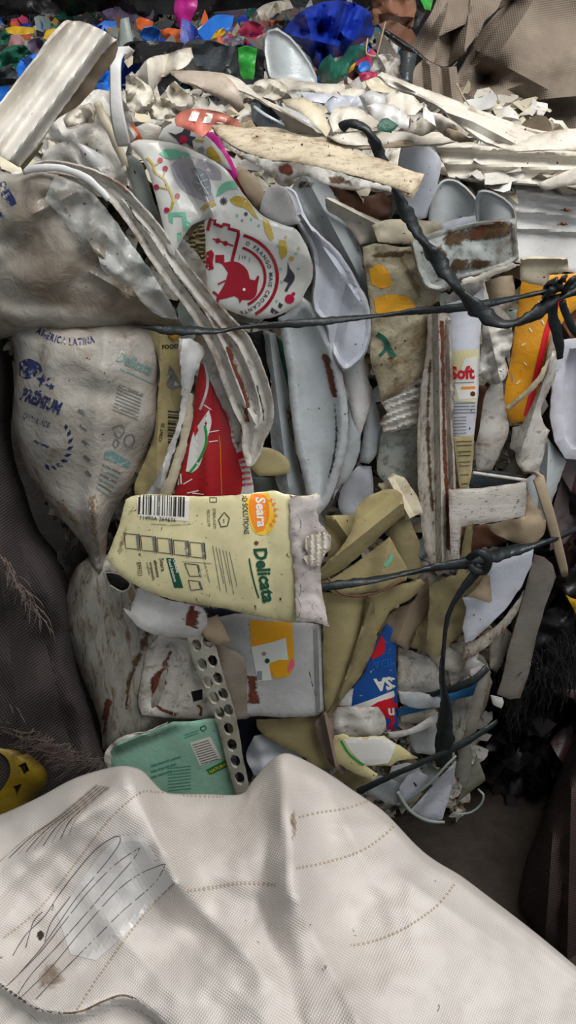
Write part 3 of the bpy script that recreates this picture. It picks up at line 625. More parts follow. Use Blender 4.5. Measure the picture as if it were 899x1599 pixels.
# next bale on the right: dark film with shredded ends
slab2('dark_bale', 0.52, 1.3, 1.12, 1.9, 1.22, M('dark'), 'dark bale of black film standing close behind at the right', 'bale')
def reg_db(r): return (0.47+r.uniform(-0.03, 0.35), 1.08+r.uniform(-0.06, 0.1), r.uniform(0.02, 1.15))
scrap('dark_film_scrap', 'dark crumpled film and reddish scraps on the bale at the right edge', 'film scrap', reg_db, 700, [M('dark'), M('dark'), M('dark'), M('dark'), plastic('maroon_dull', '3a2220', 0.3), plastic('soot_grey', '2c2b2d', 0.3)], (0.03, 0.09), 21, 1.0, (-0.5, -1, 0.1), 2.4, 0.7)
V = []; Fc = []
for k in range(230):
    x = r_.uniform(770, 899); y = 1080-(x-770)*0.45+r_.uniform(-50, 30); a = r_.uniform(0.6, 1.7); ln = r_.uniform(25, 70); s = len(V); oo = r_.uniform(-0.10, 0.02)
    for j, q in enumerate((0, .5, 1)):
        w = hit(x+ln*q*math.cos(a+q*.5), y+ln*q*math.sin(a+q*.5), FACE, oo+0.03*q); V += [w, w+Vector((0.003, 0.001, 0.0006)), w+Vector((0.001, -0.001, 0.001))]
        if j:
            for m in range(3): Fc.append([s+3*(j-1)+m, s+3*(j-1)+(m+1) % 3, s+3*j+(m+1) % 3, s+3*j+m])
tag(mesh_obj('film_fringe', V, Fc, M('dark'), smooth=False), 'glossy black shredded film fringe right of the grey plank', 'film fringe', None, 'stuff')
# ------------------------------------------------------------------ on top of the bale
def top(name, outline, mat, label, cat, anchor=None, ang=35, h=0.0, o=0.0, **k):
    P = pts(outline)
    if anchor is None:
        yb = max(p[1] for p in P); xb = sum(p[0] for p in P)/len(P); anchor = (xb, max(yb, 112))
    k.setdefault('nz', (0.004, 50)); k.setdefault('grid', 5)
    return sheet(name, outline, mat, label, cat, o, slope(anchor[0], min(anchor[1], 215), ang, h), **k)
# long ribbed trough lying over the top left corner
PT = slope(60, 250, 62, 0.02)
def troughf(X, Y, d):
    # ribs run along the long axis, from lower left to upper right
    s = (X*0.80+Y*0.60)     # across
    c = 128+0.16*(Y-140)*0
    return 0.006*np.sin((s-60)/5.0)+0.006*np.sin((s-60)/12.0)
TR = sheet('gutter_trough', '122,33 132,35 160,47 182,62 160,84 120,140 84,190 62,222 30,262 8,248 -18,232 -18,176 0,160 40,108 80,62 106,36', plastic('trough_cream', 'ebe6dc', 0.3, '9a8462', 0.3, rough=0.4), 'long ribbed cream trough tilted up at the upper left', 'trough', 0.05, PT, nz=(0.003, 60), fn=troughf, curl=(0.004, 4), grid=3.6, th=0.003)
sheet('side_wall', '182,62 184,76 176,98 158,118 150,132 146,140 120,166 95,182 76,198 84,186 112,150 132,124 150,98 166,78', M('tan'), 'tan side wall, its shade put into the colour', None, 0.015, PT, tilt=(0.0, -0.03), nz=(0.003, 40), parent=TR, curl=(0, 5), grid=5, th=0.003)  # tan instead of cream: the shade on this side is painted in
sheet('end_wall', '62,214 66,222 52,244 34,264 30,258 44,236', M('khakid'), 'dull khaki end wall', None, 0.03, PT, nz=(0.002, 40), parent=TR, curl=(0, 5), grid=5, th=0.003)  # end wall coloured duller than the trough top
top('film_sheet', '60,215 80,190 112,165 150,140 190,150 205,180 215,210 196,240 200,290 170,280 130,240 100,225', M('hazefilm'), 'cloudy milky film crumpled under the trough', 'film', (140, 215), 50, 0.0, 0.0, cr=(0.02, 26), curl=(0.01, 6))
top('crumpled_film', '98,185 112,172 140,160 152,172 146,190 120,196 104,200', M('ivory'), 'crumpled pinkish white film right of the trough foot', 'film', (125, 200), 50, 0.01, 0.03, cr=(0.02, 16), curl=(0.01, 5))
sheet('plastic_scrap', '120,222 150,236 178,262 196,300 214,330 190,322 158,290 132,256', M('white'), 'shiny white curved strip beneath the bent yellow stick', 'plastic scrap', 0.045, FACE, bow=0.012, bang=-40, curl=(0.01, 6), grid=5)
sheet('film_sheet', '60,262 74,232 110,218 134,238 150,262 128,272 96,268', M('hazefilm'), 'milky film flap just below the trough end', 'film', 0.05, FACE, cr=(0.012, 26), curl=(0.008, 6), grid=5)
sheet('film_sheet', '104,190 120,196 150,215 180,255 198,290 190,300 165,270 140,235 112,214', M('ivory'), 'yellowed film draped left of the bent yellow stick', 'film', 0.03, FACE, cr=(0.012, 26), curl=(0.008, 6), grid=5)
ribbon('bent_stick', [(152, 160, 0.06, 12), (160, 182, 0.06, 15), (176, 212, 0.07, 14), (190, 244, 0.07, 13), (197, 262, 0.06, 10)], M('cream'), label='bent yellowish plastic stick right of the trough', cat='stick', flat_=0.7, wob=0.3)
ribbon('strap_loop', [(204, 86, -0.02, 18), (190, 79, 0.02, 20), (181, 92, 0.05, 19), (180, 130, 0.06, 18), (182, 170, 0.065, 21), (188, 205, 0.06, 23), (194, 228, 0.05, 20)], M('white'), pl=slope(190, 215, 80), label='narrow white band standing upright beside the trough', cat='strap', flat_=0.14)
top('plastic_scrap', '194,96 200,82 208,88 207,100 200,106', M('cream'), 'small cream tab on the upright white band', 'plastic scrap', (200, 150), 60, 0, 0.05)
top('curled_sheet', '226,96 240,88 262,84 284,76 298,74 302,88 290,104 268,112 250,126 236,150 228,176 216,164 204,158 196,130 214,112', M('ivory'), 'curled cream sheet standing behind the patterned package', 'plastic sheet', (240, 180), 60, 0, 0.0, bow=0.02, bang=70, folds=((228, 90, 236, 170, 0.03, 16), (262, 84, 250, 140, -0.03, 16)), cr=(0.012, 26))
top('crumpled_film', '196,120 206,112 222,126 236,138 240,160 230,178 212,176 198,164', M('ivory'), 'crumpled off-white film between the upright band and the funnel', 'film', (215, 180), 60, 0.02, 0.03, cr=(0.02, 14), curl=(0.01, 4))
top('funnel_sheet', '266,112 284,110 330,112 352,118 372,140 382,168 372,176 352,158 326,146 300,134 280,126', plastic('pinkish_beige', 'b9ab9c', 0.4, speck=0.3), 'beige funnel-shaped plastic opening to the right over the patterned package', 'plastic sheet', (325, 178), 45, 0.04, 0.0, bow=0.02, bang=80, curl=(0.01, 5), th=0.003)
top('plastic_scrap', '250,150 246,128 258,112 276,108 282,124 278,150 262,168', M('slate'), 'dark teal sheet standing for the shade inside the funnel sheet', 'plastic scrap', (262, 180), 70, 0, -0.02, curl=(0.005, 4))  # slate colour paints the shade inside the funnel
top('plastic_scrap', '228,164 240,142 250,150 262,138 272,128 292,146 310,152 296,172 264,186 236,186', M('ivory'), 'shredded white scraps in front of the funnel opening', 'plastic scrap', (265, 190), 50, 0.0, 0.03, cr=(0.03, 14))
top('cream_sheet', '298,122 330,112 362,118 380,128 400,146 420,158 446,170 470,186 492,200 510,214 490,212 452,206 440,188 420,166 396,150 370,140 340,134', M('ivory'), 'long off-white curved sheet sweeping right across the top', 'plastic sheet', (420, 214), 40, 0.015, 0.0, bow=0.015, bang=60, folds=((330, 118, 510, 212, 0.02, 16),), curl=(0.008, 5))
top('dark_scrap', '392,160 404,150 424,158 446,176 456,206 420,208 396,190', M('slate'), 'dark broken pane scrap under the long curved sheet', 'plastic scrap', (425, 210), 60, 0, -0.01, cr=(0.03, 22), curl=(0.0, 4))
ribbon('thin_scrap', [(396, 166, 0.01, 5), (412, 178, 0.02, 5), (434, 190, 0.02, 4), (452, 200, 0.02, 4)], M('grey'), pl=slope(425, 210, 60), label='thin pale edge crossing the dark broken pane', cat='plastic scrap', flat_=0.3)
top('grey_scoop', '440,160 470,174 494,190 508,212 492,214 464,210 450,196', M('grey'), 'smooth grey scoop-like sheet beneath the long curved sheet', 'plastic sheet', (475, 215), 50, 0.0, 0.02, bow=0.015, bang=60)
top('cream_sheet', '440,156 470,152 488,160 504,176 516,200 510,214 492,196 468,176 446,166', M('cream'), 'yellowish leaf-shaped sheet on top, centre', 'plastic sheet', (485, 214), 40, 0.02, 0.02, bow=0.01)
top('film_sheet', '410,130 436,122 470,126 500,130 540,132 560,142 566,150 530,150 480,144 440,142 414,138', M('ivory'), 'flat dusty film in front of the oval lid', 'film', (490, 150), 22, 0.0, 0.0, cr=(0.02, 22))
top('plastic_scrap', '380,150 402,126 430,124 450,136 440,152 410,158', M('ivory'), 'crumpled beige flap left below the oval lid', 'plastic scrap', (420, 160), 40, 0.0, 0.01, cr=(0.02, 20))
tops = [('470,146 500,146 560,152 570,164 540,168 500,160 478,158', 'bluew', 'pale blue-white strip lying right of the oval lid foot', 20),
 ('560,150 580,140 600,150 604,170 592,184 574,176', 'white', 'small bright white shard at the top centre right', 50),
 ('506,162 520,152 546,158 552,176 530,182 512,176', 'bluew', 'pale bluish crumpled shard near the top centre', 45),
 ('514,184 524,166 556,168 590,186 600,196 560,204 520,206', 'ivory', 'broad cream shard left of the dark strap tail', 35),
 ('540,170 560,158 576,164 570,178 548,180', 'bluew', 'small bluish shard beside the bright white shard', 50),
 ('600,150 622,140 642,148 660,166 648,180 620,178 604,168', 'ivory', 'folded cream shard in the mouth of the long white sheet', 40),
 ('572,166 590,160 618,166 640,184 668,200 650,206 612,196 586,186', 'white', 'long white shard on the right half of the top', 35),
 ('616,150 626,144 638,146 636,166 624,168', 'bluew', 'small pale blue shard standing on the right half', 70),
 ('660,160 672,174 690,178 692,196 676,204 662,190', 'white', 'white curled shard near the right end of the top', 55),
 ('676,176 694,182 716,196 726,214 700,214 682,204', 'ivory', 'cream fold beside the white curled shard', 45),
 ('690,196 712,204 730,214 742,222 712,220 694,212', 'tan', 'tan splinter of board near the white pails', 35),
 ('640,182 664,186 684,200 660,212 636,206', 'ivory', 'dusty flat shard above the pointed blue-white blade', 30),
 ('570,126 596,120 640,134 652,150 610,146 580,140', 'cream', 'dusty beige flap at the back edge of the top', 35),
 ('460,168 480,164 500,176 498,186 476,180', 'ivory', 'small off-white curl on the leaf-shaped sheet', 50),
 ('526,142 556,138 584,146 576,156 540,154', 'ivory', 'dull white flap at the back, right of the lid', 30)]
for ol, mt, lb, an in tops: top('plastic_shard', ol, M(mt), lb, 'plastic scrap', None, an, 0.01, 0.0, cr=(0.012, 22), group='shards on top of the bale')
top('dark_shard', '510,158 520,150 534,156 532,168 516,166', M('slate'), 'small dark grey shard among the pale ones on top', 'plastic scrap', None, 50, 0.012, 0.01)
top('dark_shard', '588,196 596,186 606,184 622,196 610,206 590,204', M('green'), 'small dark green shard right of the strap tail', 'plastic scrap', (606, 207), 50, 0.01, 0.02)
# the long white sheet folding along the right of the top
LS = top('white_sheet', '588,118 596,112 640,130 700,152 760,176 820,198 872,210 880,222 830,228 790,232 762,226 740,214 712,192 688,172 650,152 610,138', M('ivory'), 'long cream white sheet running along the back right edge of the bale', 'plastic sheet', (740, 214), 35, 0.02, 0.0, folds=((620, 134, 850, 214, -0.008, 14), (630, 134, 800, 222, 0.008, 12)), curl=(0.01, 5), th=0.003)
top('cream_sheet', '770,226 810,220 850,206 940,196 940,240 899,236 850,234 800,236', M('ivory'), 'dusty cream sheet at the far right above the pails', 'plastic sheet', (850, 214), 25, 0.02, 0.0)
# crushed ribbed pails at the right
def pail(outline, label, o, bands, mat='white', tl=(-0.006, 0.022), **k):
    def fn(X, Y, d):
        z = np.zeros_like(X)
        for (ya, yb, x0, x1, hgt, w) in bands:
            yc = ya+(yb-ya)*(X-x0)/(x1-x0); z += hgt*np.exp(-((Y-yc)/w)**4)
        return z
    return sheet('pail', outline, M(mat), label, 'pail', o, FACE, tilt=tl, nz=(0.004, 90), cr=(0.003, 60), fn=fn, curl=(0.006, 6), grid=5, th=0.003, **k)
pail('664,212 680,206 720,220 780,230 840,234 930,236 930,300 860,292 800,288 740,284 700,276 690,250', 'upper crushed white ribbed pail lying on its side at the right', -0.02, [(226, 240, 680, 900, 0.014, 8), (252, 266, 680, 900, 0.010, 6), (276, 290, 680, 900, 0.008, 5)], 'ivory')
pail('700,268 760,280 800,284 930,296 930,430 880,424 830,416 800,408 800,350 780,300', 'lower crushed white ribbed pail behind the muddy planter', -0.035, [(296, 312, 790, 900, 0.016, 8), (326, 338, 790, 900, 0.012, 6), (354, 362, 790, 900, 0.010, 5)], 'white')
pl2 = sheet('bent_rim_scrap', '838,288 862,276 899,262 930,256 930,284 890,290 850,296', M('ivory'), 'dusty grey-white lid edge resting on the pails at the right', 'plastic scrap', 0.015, FACE, nz=(0.003, 60), curl=(0.008, 5), grid=5)
for (x, y) in ((884, 328), (878, 350)): sheet('mud_clod', f'{x-8},{y} {x-2},{y-3} {x+6},{y-2} {x+9},{y+2} {x},{y+3}', M('brown'), 'dark clod of mud stuck on the lower pail, '+('upper' if y < 340 else 'lower')+' of two', 'mud', 0.01, FACE, dome=0.006, grid=3, nz=(0.002, 8))
top('red_wrapper', '272,186 280,176 300,170 330,172 352,178 372,188 376,200 350,196 330,202 316,214 300,206 286,200 274,196', plastic('faded_red', 'cc7565', 0.3, 'b8a898'), 'faded red and white wrapper behind the patterned package', 'wrapper', (330, 212), 45, 0.02, 0.0, cr=(0.01, 20), bow=0.01)
wrp = SHEETS[-1]
for q in ('300,174 312,176 306,190 294,188', '322,176 334,178 328,192 316,192', '344,182 354,186 350,194 338,192'): patch(wrp, q, M('whiteink'), 'printed_check', False)
# ------------------------------------------------------------------ front of the bale, upper left
def pc(name, outline, mat, label, cat, o=0.0, **k): return sheet(name, outline, M(mat) if isinstance(mat, str) else mat, label, cat, o, **k)
pc('orange_scrap', '200,195 210,196 222,212 224,224 204,224', 'orange', 'bright orange scrap above the patterned package', 'plastic scrap', 0.035, grid=4)
pc('film_scrap', '212,198 230,192 252,198 246,214 226,222', 'hazefilm', 'cloudy film bit right of the orange scrap', 'film', 0.04, grid=4)
pc('magenta_strip', '314,210 330,206 344,212 350,230 362,250 372,276 364,280 348,258 334,236', 'magenta', 'shiny magenta strip between the patterned package and the thick board', 'film', 0.035, grid=4, bow=0.006, bang=20)
pc('pink_scrap', '356,250 372,270 382,290 392,310 376,300 362,278', 'pink', 'dull maroon film below the magenta strip', 'film', 0.015, grid=4)
pc('plastic_scrap', '362,262 380,262 400,280 412,300 420,318 400,322 382,300', 'tan', 'brownish translucent flap under the thick board', 'plastic scrap', 0.02, grid=5)
pc('tub_side', '196,246 206,242 222,256 232,285 242,318 252,345 258,362 240,345 222,335 212,310 202,280', 'greyg', 'grey green crushed tub wall left of the patterned package', 'tub', 0.05, bow=0.01, bang=20, grid=5)
pc('dirty_film', '190,215 205,222 215,330 260,360 300,385 330,440 325,470 290,430 240,370 205,310', 'whited', 'dirty white film pushed under the patterned package', 'film', 0.015, cr=(0.01, 24))
pc('crease_sheet', '288,400 296,370 312,352 322,350 322,385 322,430 326,465 314,470 300,440', 'khakid', 'ribbed olive sheet coloured for the shaded crease under the fold of the patterned package', 'film', 0.012, cr=(0.003, 12), rib=(0.003, 7, 80), grid=4)  # dull olive paints the shadow in the package crease
# patterned package: back flap and main part
FR0 = pc('package_flap', '246,216 256,200 270,192 286,192 304,198 322,212 338,228 352,246 362,266 350,262 330,250 300,236 270,226', 'white', 'white patterned flap with a grey star flower above the larger patterned package', 'package', 0.050, nz=(0.002, 60), bow=0.008, bang=30, grid=5)
FR = pc('printed_package', '200,226 216,218 250,220 280,226 312,240 350,262 372,292 392,318 412,338 440,350 462,358 474,376 486,404 488,432 476,458 466,474 440,490 418,497 400,498 382,494 356,484 336,474 326,462 322,430 321,392 320,364 319,346 322,342 300,352 284,374 272,400 262,390 254,350 246,318 234,276 222,250', 'white',
   'glossy white patterned package with a red castle and chicken emblem', 'package', 0.070, nz=(0.002, 90), cr=(0.002, 50), bow=0.030, bang=35, curl=(0.012, 8), folds=((322, 342, 250, 226, -0.010, 30), (330, 330, 300, 250, 0.012, 18), (318, 340, 480, 400, 0.006, 40)), grid=5)
FR.ob.data.materials[0] = plastic('gloss_package', 'dfe0da', 0.12, speck=0.2, rough=0.17, bump=0.08)
FR0.ob.data.materials[0] = FR.ob.data.materials[0]
for q in ('262,206 274,210 284,206 288,200 298,204 296,212 306,214 300,220 302,232 296,228 290,222 282,226 276,218',): patch(FR0, q, M('charcoal'), 'printed_flower', False)
dot(FR0, 286, 218, 6.5, M('berry'), 'printed_flower', off=0.0012)
patch(FR0, '322,232 330,228 340,240 346,252 336,252 326,244', M('goldink'), 'printed_leaf'); patch(FR0, '308,232 316,228 320,234 314,242', M('leafgrey'), 'printed_leaf')
stroke(FR0, '304,218 318,220', 3, M('goldink'))
patch(FR, '248,240 258,233 276,234 286,240 282,247 262,248', M('seafoam'), 'printed_leaf'); patch(FR, '284,236 296,240 296,246 288,246', M('seafoam'), 'printed_leaf')
patch(FR, '266,258 280,248 304,246 330,256 344,268 346,280 334,280 316,276 322,290 332,304 336,318 322,316 300,306 284,296 272,278', M('greyblob'), 'printed_cloud')
patch(FR, '296,264 306,262 320,268 328,284 330,304 320,306 308,298 300,286 302,276', M('leafgrey'), 'printed_leaf', off=0.0011)
for q in ('304,266 312,282 326,304', '308,276 318,272', '312,284 324,280', '304,284 314,288', '310,296 326,292'): stroke(FR, q, 1.2, M('paleink'), off=0.0014)
stroke(FR, '229,246 238,256 242,268 256,280 264,296 270,312 266,328 262,326', 3.4, M('goldink'), 'printed_twig')
for q in ('242,258 250,252', '254,278 258,264', '264,296 246,292', '268,320 278,308'): stroke(FR, q, 2.4, M('goldink'), 'printed_twig')
for x, y in ((250, 250), (258, 263), (244, 292), (277, 306), (260, 328)): dot(FR, x, y, 4.3, M('berry'), 'printed_berry', off=0.0012)
patch(FR, '262,332 290,331 292,345 300,350 316,346 319,352 306,358 286,360 284,338 270,338 270,350 264,346', M('seafoam'), 'printed_key', False)
patch(FR, '276,364 304,360 300,376 278,378', M('seafoam'), 'printed_key', False)
patch(FR, '336,308 344,290 360,282 376,286 392,302 402,324 388,308 372,296 356,296 344,304', M('seafoam'), 'printed_arc')
patch(FR, '312,326 320,318 326,322 318,330', M('goldink'), 'printed_leaf'); patch(FR, '324,316 332,312 338,320 330,324', M('goldink'), 'printed_leaf')
for a in range(4): c, s = math.cos(a*.785), math.sin(a*.785); stroke(FR, [(349-6*c, 314-6*s), (349+6*c, 314+6*s)], 2, M('charcoal'), 'printed_star', off=0.0011+a*0.0001)
patch(FR, '358,312 368,306 384,310 396,328 404,342 398,340 384,326 366,320', M('goldink'), 'printed_splash'); patch(FR, '410,340 420,346 428,372 422,376 414,362', M('goldink'), 'printed_splash')
patch(FR, '436,374 446,376 448,396 440,406 436,396', M('goldink'), 'printed_splash'); dot(FR, 455, 404, 4, M('goldink'))
patch(FR, '449,408 452,418 460,430 458,440 452,448 448,456 444,454 450,442 442,438 448,428', M('charcoal'), 'printed_splash')
dot(FR, 452, 467, 7.5, M('berry'), 'printed_fruit'); dot(FR, 458, 459, 3, M('berry'), 'printed_fruit')
for x, y, c in ((434, 384, 'seafoam'), (440, 440, 'seafoam'), (438, 420, 'seafoam'), (404, 352, 'seafoam'), (384, 334, 'charcoal'), (370, 336, 'seafoam'), (392, 342, 'seafoam'), (432, 470, 'seafoam'), (462, 396, 'seafoam'), (466, 420, 'seafoam'), (446, 370, 'goldink'), (378, 344, 'leafgrey'), (466, 388, 'goldink')): dot(FR, x, y, 2.1 if c != 'charcoal' else 3, M(c), 'printed_speck')
for x, y in ((436, 476), (424, 484), (430, 488)): patch(FR, f'{x},{y-4} {x+6},{y} {x+2},{y+6} {x-2},{y+3}', M('charcoal'), 'printed_speck')
# castle, chicken and ring
stroke(FR, '324,360 328,342 336,344 335,350 346,354 349,350 358,352 357,357 372,361 372,368 362,408', 5, M('redink'), 'printed_castle', False)
stroke(FR, '332,373 364,384', 2.6, M('redink'), 'printed_castle', False); dot(FR, 340, 376, 4, M('redink'), 'printed_castle'); dot(FR, 352, 380, 4, M('redink'), 'printed_castle')
patch(FR, '336,398 350,398 350,410 364,408 376,412 386,422 390,436 398,438 402,430 405,432 402,446 400,460 392,468 378,468 374,474 372,466 366,462 352,466 342,468 340,462 350,444 356,426 346,412 336,410', M('redink'), 'printed_chicken')
patch(FR, '322,394 330,390 334,396 332,410 334,420 326,422 322,418', M('redink'), 'printed_chicken')
stroke(FR, '340,444 352,438', 2.4, M('redink'), 'printed_chicken'); stroke(FR, '332,456 340,462 338,478', 4, M('redink'), 'printed_chicken'); dot(FR, 381, 452, 2.4, M('whiteink'), 'printed_chicken', off=0.0013)
def ringarc(S, cx, cy, rx, ry, a0, a1, w, mat, tilt=0):
    P = []
    for k in range(22):
        a = math.radians(a0+(a1-a0)*k/21); x, y = rx*math.cos(a), ry*math.sin(a); t = math.radians(tilt); P.append((cx+x*math.cos(t)-y*math.sin(t), cy+x*math.sin(t)+y*math.cos(t)))
    stroke(S, P, w, mat, 'printed_ring')
ringarc(FR, 360, 433, 73, 68, -74, 58, 5, M('redink'))
ringarc(FR, 360, 433, 54, 49, -70, 60, 4.2, M('redink'))
def ringtext(S, s, cx, cy, rx, ry, a0, size, mat, bold):
    a = a0
    for ch in s:
        if ch != ' ':
            V_, F_ = glyphs(ch, bold, 0); t = math.radians(a); x, y = cx+rx*math.cos(t), cy+ry*math.sin(t); d = math.atan2(ry*math.cos(t), -rx*math.sin(t)); c, q = math.cos(d), math.sin(d)
            _add(S, mat, 'printed_lettering', [(x+u*size*c+v*size*q, y+u*size*q-v*size*c) for u, v in V_], F_, 0.0011)
            wd = max([u for u, v in V_] or [0.5])
        else: wd = 0.35
        a += math.degrees((wd+0.17)*size/((rx+ry)/2))
ringtext(FR, 'O FRANGO MAIS CROCANTE', 360, 433, 60, 55, -68, 8.6, M('charcoal'), 0.02)
text(FR, '19', 376, 404, 8, 10, M('charcoal')); text(FR, '|', 372, 404, 9, 10, M('charcoal')); text(FR, '|', 388, 408, 9, 10, M('charcoal'))
# long rim band of a crushed bucket crossing diagonally
pc('bucket_rim', '36,262 70,252 110,256 150,268 190,290 216,316 246,350 280,398 318,446 352,488 384,522 402,556 416,592 425,628 425,662 412,690 408,706 396,726 386,728 378,700 378,670 364,640 348,600 334,560 314,520 288,478 258,440 228,396 196,346 162,306 120,278 80,270', 'whited',
   'long dirty white bucket rim bending diagonally down from the trough', 'bucket', 0.095, nz=(0.003, 60), cr=(0.002, 40), fn=lambda X, Y, d: 0.006*np.cos(d/3.3)-0.02*np.clip((Y-480)/250, 0, 1), curl=(0.008, 6), grid=5, rings=(3, 6.5, 10, 13.5, 17, 20.5, 24), th=0.004)
RIM = SHEETS[-1]
stroke(RIM, '255,395 275,430 305,470 330,505', 3.5, M('soot'), 'grime_streak'); stroke(RIM, '352,540 362,570 374,600 384,630 388,660', 11, M('rust'), 'rust_streak'); stroke(RIM, '400,600 410,640 412,660', 6, M('soot'), 'grime_streak')
stroke(RIM, '195,310 212,340 240,370', 6, M('soot'), 'grime_streak')
pc('bucket_wall', '318,530 336,556 352,600 368,640 376,680 372,700 360,660 344,630 326,590 312,560', 'whited', 'purplish white bucket wall under the long diagonal rim', 'bucket', 0.055, bow=0.01, bang=20, grid=5)
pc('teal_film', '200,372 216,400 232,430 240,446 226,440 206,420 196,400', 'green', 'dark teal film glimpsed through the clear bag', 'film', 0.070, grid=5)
# cloudy clear bag
BAGF = lambda X, Y, d: 0.035*np.exp(-((X-70)/120)**2-((Y-400)/110)**2)
pc('clear_bag', '-30,250 -10,262 20,272 48,268 80,272 112,282 142,300 166,330 190,362 214,396 236,430 262,470 280,500 286,508 250,512 214,506 180,514 140,512 100,516 60,512 20,524 -30,540', 'clear', 'big cloudy clear plastic bag bulging at the left, brown with dust', 'bag', 0.075,
   nz=(0.010, 110), cr=(0.013, 44), fn=BAGF, curl=(0.02, 8), folds=((60, 330, 140, 290, 0.010, 16), (150, 430, 270, 500, 0.012, 18), (80, 290, 200, 470, 0.008, 20), (160, 400, 215, 460, 0.012, 10)), grid=6, th=0.0008)
BAG = SHEETS[-1]
pc('bag_backing', '-30,300 60,290 130,300 180,360 240,440 270,500 200,512 60,512 -30,530', 'tan', 'brown dusty contents showing through the cloudy bag', 'film', 0.045, nz=(0.01, 100), cr=(0.01, 50), grid=9).ob.data.materials[0] = plastic('dusty_content', 'a89e92', 0.55, '5e4c3e', 0.1, rough=0.7, streak=(1, 1, 1))
for q in ('0,285 8,283 14,296 22,308 26,318 18,322 10,312 2,306', '-10,330 4,332 8,338 -6,338'): patch(BAG, q, M('navyink'), 'printed_mark', False)
FO = sheet('clear_fold', '84,276 112,284 144,302 170,332 196,368 222,404 246,440 268,476 276,498 250,494 226,476 206,452 186,440 160,420 150,396 120,370 96,340 70,310', film('glossy_clear', 'c6c9c6', 0.16, 0.07, 0.30, 'b0a898', 0.7), 'glossy crinkled clear fold', None, 0.112, FACE, nz=(0.004, 60), cr=(0.022, 30), parent=BAG, grid=4, th=0.0008)
ribbon('film_edge', [(36, 268, 0.10, 10), (60, 262, 0.105, 12), (100, 264, 0.11, 10), (140, 282, 0.115, 12), (170, 312, 0.115, 9)], M('white'), label='shiny rolled hem of the clear bag beneath the trough', cat='film', flat_=0.4, wob=0.3)
# printed white sack
WS = pc('printed_sack', '16,512 60,506 110,506 160,508 205,506 232,512 246,528 252,560 246,600 246,660 230,700 212,735 196,770 178,800 168,830 166,860 160,890 156,905 146,890 136,862 118,836 92,806 64,772 40,730 26,690 20,640 24,590 20,550', 'streaky',
   'big dirty white printed sack with navy and teal lettering, left side', 'sack', 0.070, nz=(0.006, 120), cr=(0.008, 50), fn=lambda X, Y, d: 0.035*np.exp(-((X-130)/110)**2-((Y-600)/170)**2), curl=(0.03, 12), folds=((60, 520, 50, 700, -0.008, 22), (165, 520, 140, 800, 0.006, 20), (150, 800, 160, 900, 0.02, 22)), grid=7)
WS.ob.data.materials[0] = plastic('sack_film', 'b3aea5', 0.6, '7b6a58', 0.2, rough=0.42, bump=0.7, streak=(1, 1, 0.7))
def arct(S, s, x0, y0, a0, da, size, mat, bold=0.0, sx=1.0, shear=0):   # letters along a bending baseline
    x, y, a = x0, y0, a0
    for ch in s:
        c, q = math.cos(math.radians(a)), math.sin(math.radians(a))
        if ch != ' ':
            V_, F_ = glyphs(ch, bold, shear); _add(S, mat, 'printed_lettering', [(x+u*size*sx*c+v*size*q, y+u*size*sx*q-v*size*c) for u, v in V_], F_, 0.0011); wd = max(u for u, v in V_)+0.12
        else: wd = 0.35
        x += wd*size*sx*c; y += wd*size*sx*q; a += da
arct(WS, 'AMÉRICA LATINA', 56, 519, 32, -3.6, 15, M('navyink'), 0.03, 0.68)
for (x, y, r) in ((68, 594, 13), (60, 612, 6), (80, 604, 6)):
    P = [(x+(r if k % 2 == 0 else r*.45)*math.sin(k*math.pi/5), y-(r if k % 2 == 0 else r*.45)*math.cos(k*math.pi/5)) for k in range(10)]; patch(WS, P, M('navyink'), 'printed_star', False)
patch(WS, '30,566 44,560 62,568 66,580 54,588 40,592 30,586', M('navyink'), 'printed_emblem')
text(WS, 'PREMIUM', 30, 622, 26, 22, M('navyink'), 0.05, sx=0.62); text(WS, 'QUALIDADE', 34, 652, 13, 22, M('navyink'), 0.0, sx=0.62); text(WS, '~~~', 50, 694, 24, 24, M('navyink'), 0.02, sx=0.6)
for k in range(9):
    a = math.radians(-30+k*17); x, y = 78+28*math.cos(a), 690+36*math.sin(a); P = [(x, y)] ; ca, sa = math.cos(a-0.9), math.sin(a-0.9); patch(WS, [(x, y), (x+5*ca-3*sa, y+5*sa+3*ca), (x+13*ca, y+13*sa), (x+5*ca+3*sa, y+5*sa-3*ca)], M('navyink'), 'printed_laurel')
text(WS, 'Delicata', 180, 562, 25, 24, M('tealink'), 0.02, 0.1, sx=0.72); stroke(WS, '188,576 214,588 240,600', 1.5, M('tealink'))
for k in range(8): stroke(WS, [(184-k*1.1, 603+k*5.2), (222-k*1.0, 619+k*5.2)], 1.6, M('greyink'), 'printed_line')
text(WS, 'INGREDIENTES', 185, 604, 6, 22, M('greyink'), 0.03)
for q in ('176,668 190,664 194,674 184,684', '196,682 206,678 210,690 200,698 194,692', '180,686 186,690 180,700 176,694'): stroke(WS, q, 2, M('greyink'), 'printed_icon', closed=True)
patch(WS, '164,704 172,702 204,722 200,732 162,716', M('tealink'), 'printed_panel', False)
for k in range(6): stroke(WS, [(160-k*2, 726+k*7), (190-k*4, 740+k*7)], 2.4, M('tealink') if k % 2 else M('greyink'), 'printed_line')
for k in range(5): stroke(WS, [(122+3*k, 640+k*24), (134+2*k, 648+k*24)], 5, M('greyink'), 'printed_line')
patch(WS, '40,700 60,720 80,760 120,800 140,840 120,832 90,800 60,766 44,734', M('tea'), 'brown_stain'); patch(WS, '130,770 156,760 164,830 156,880 144,870 132,820', M('tea'), 'brown_stain')
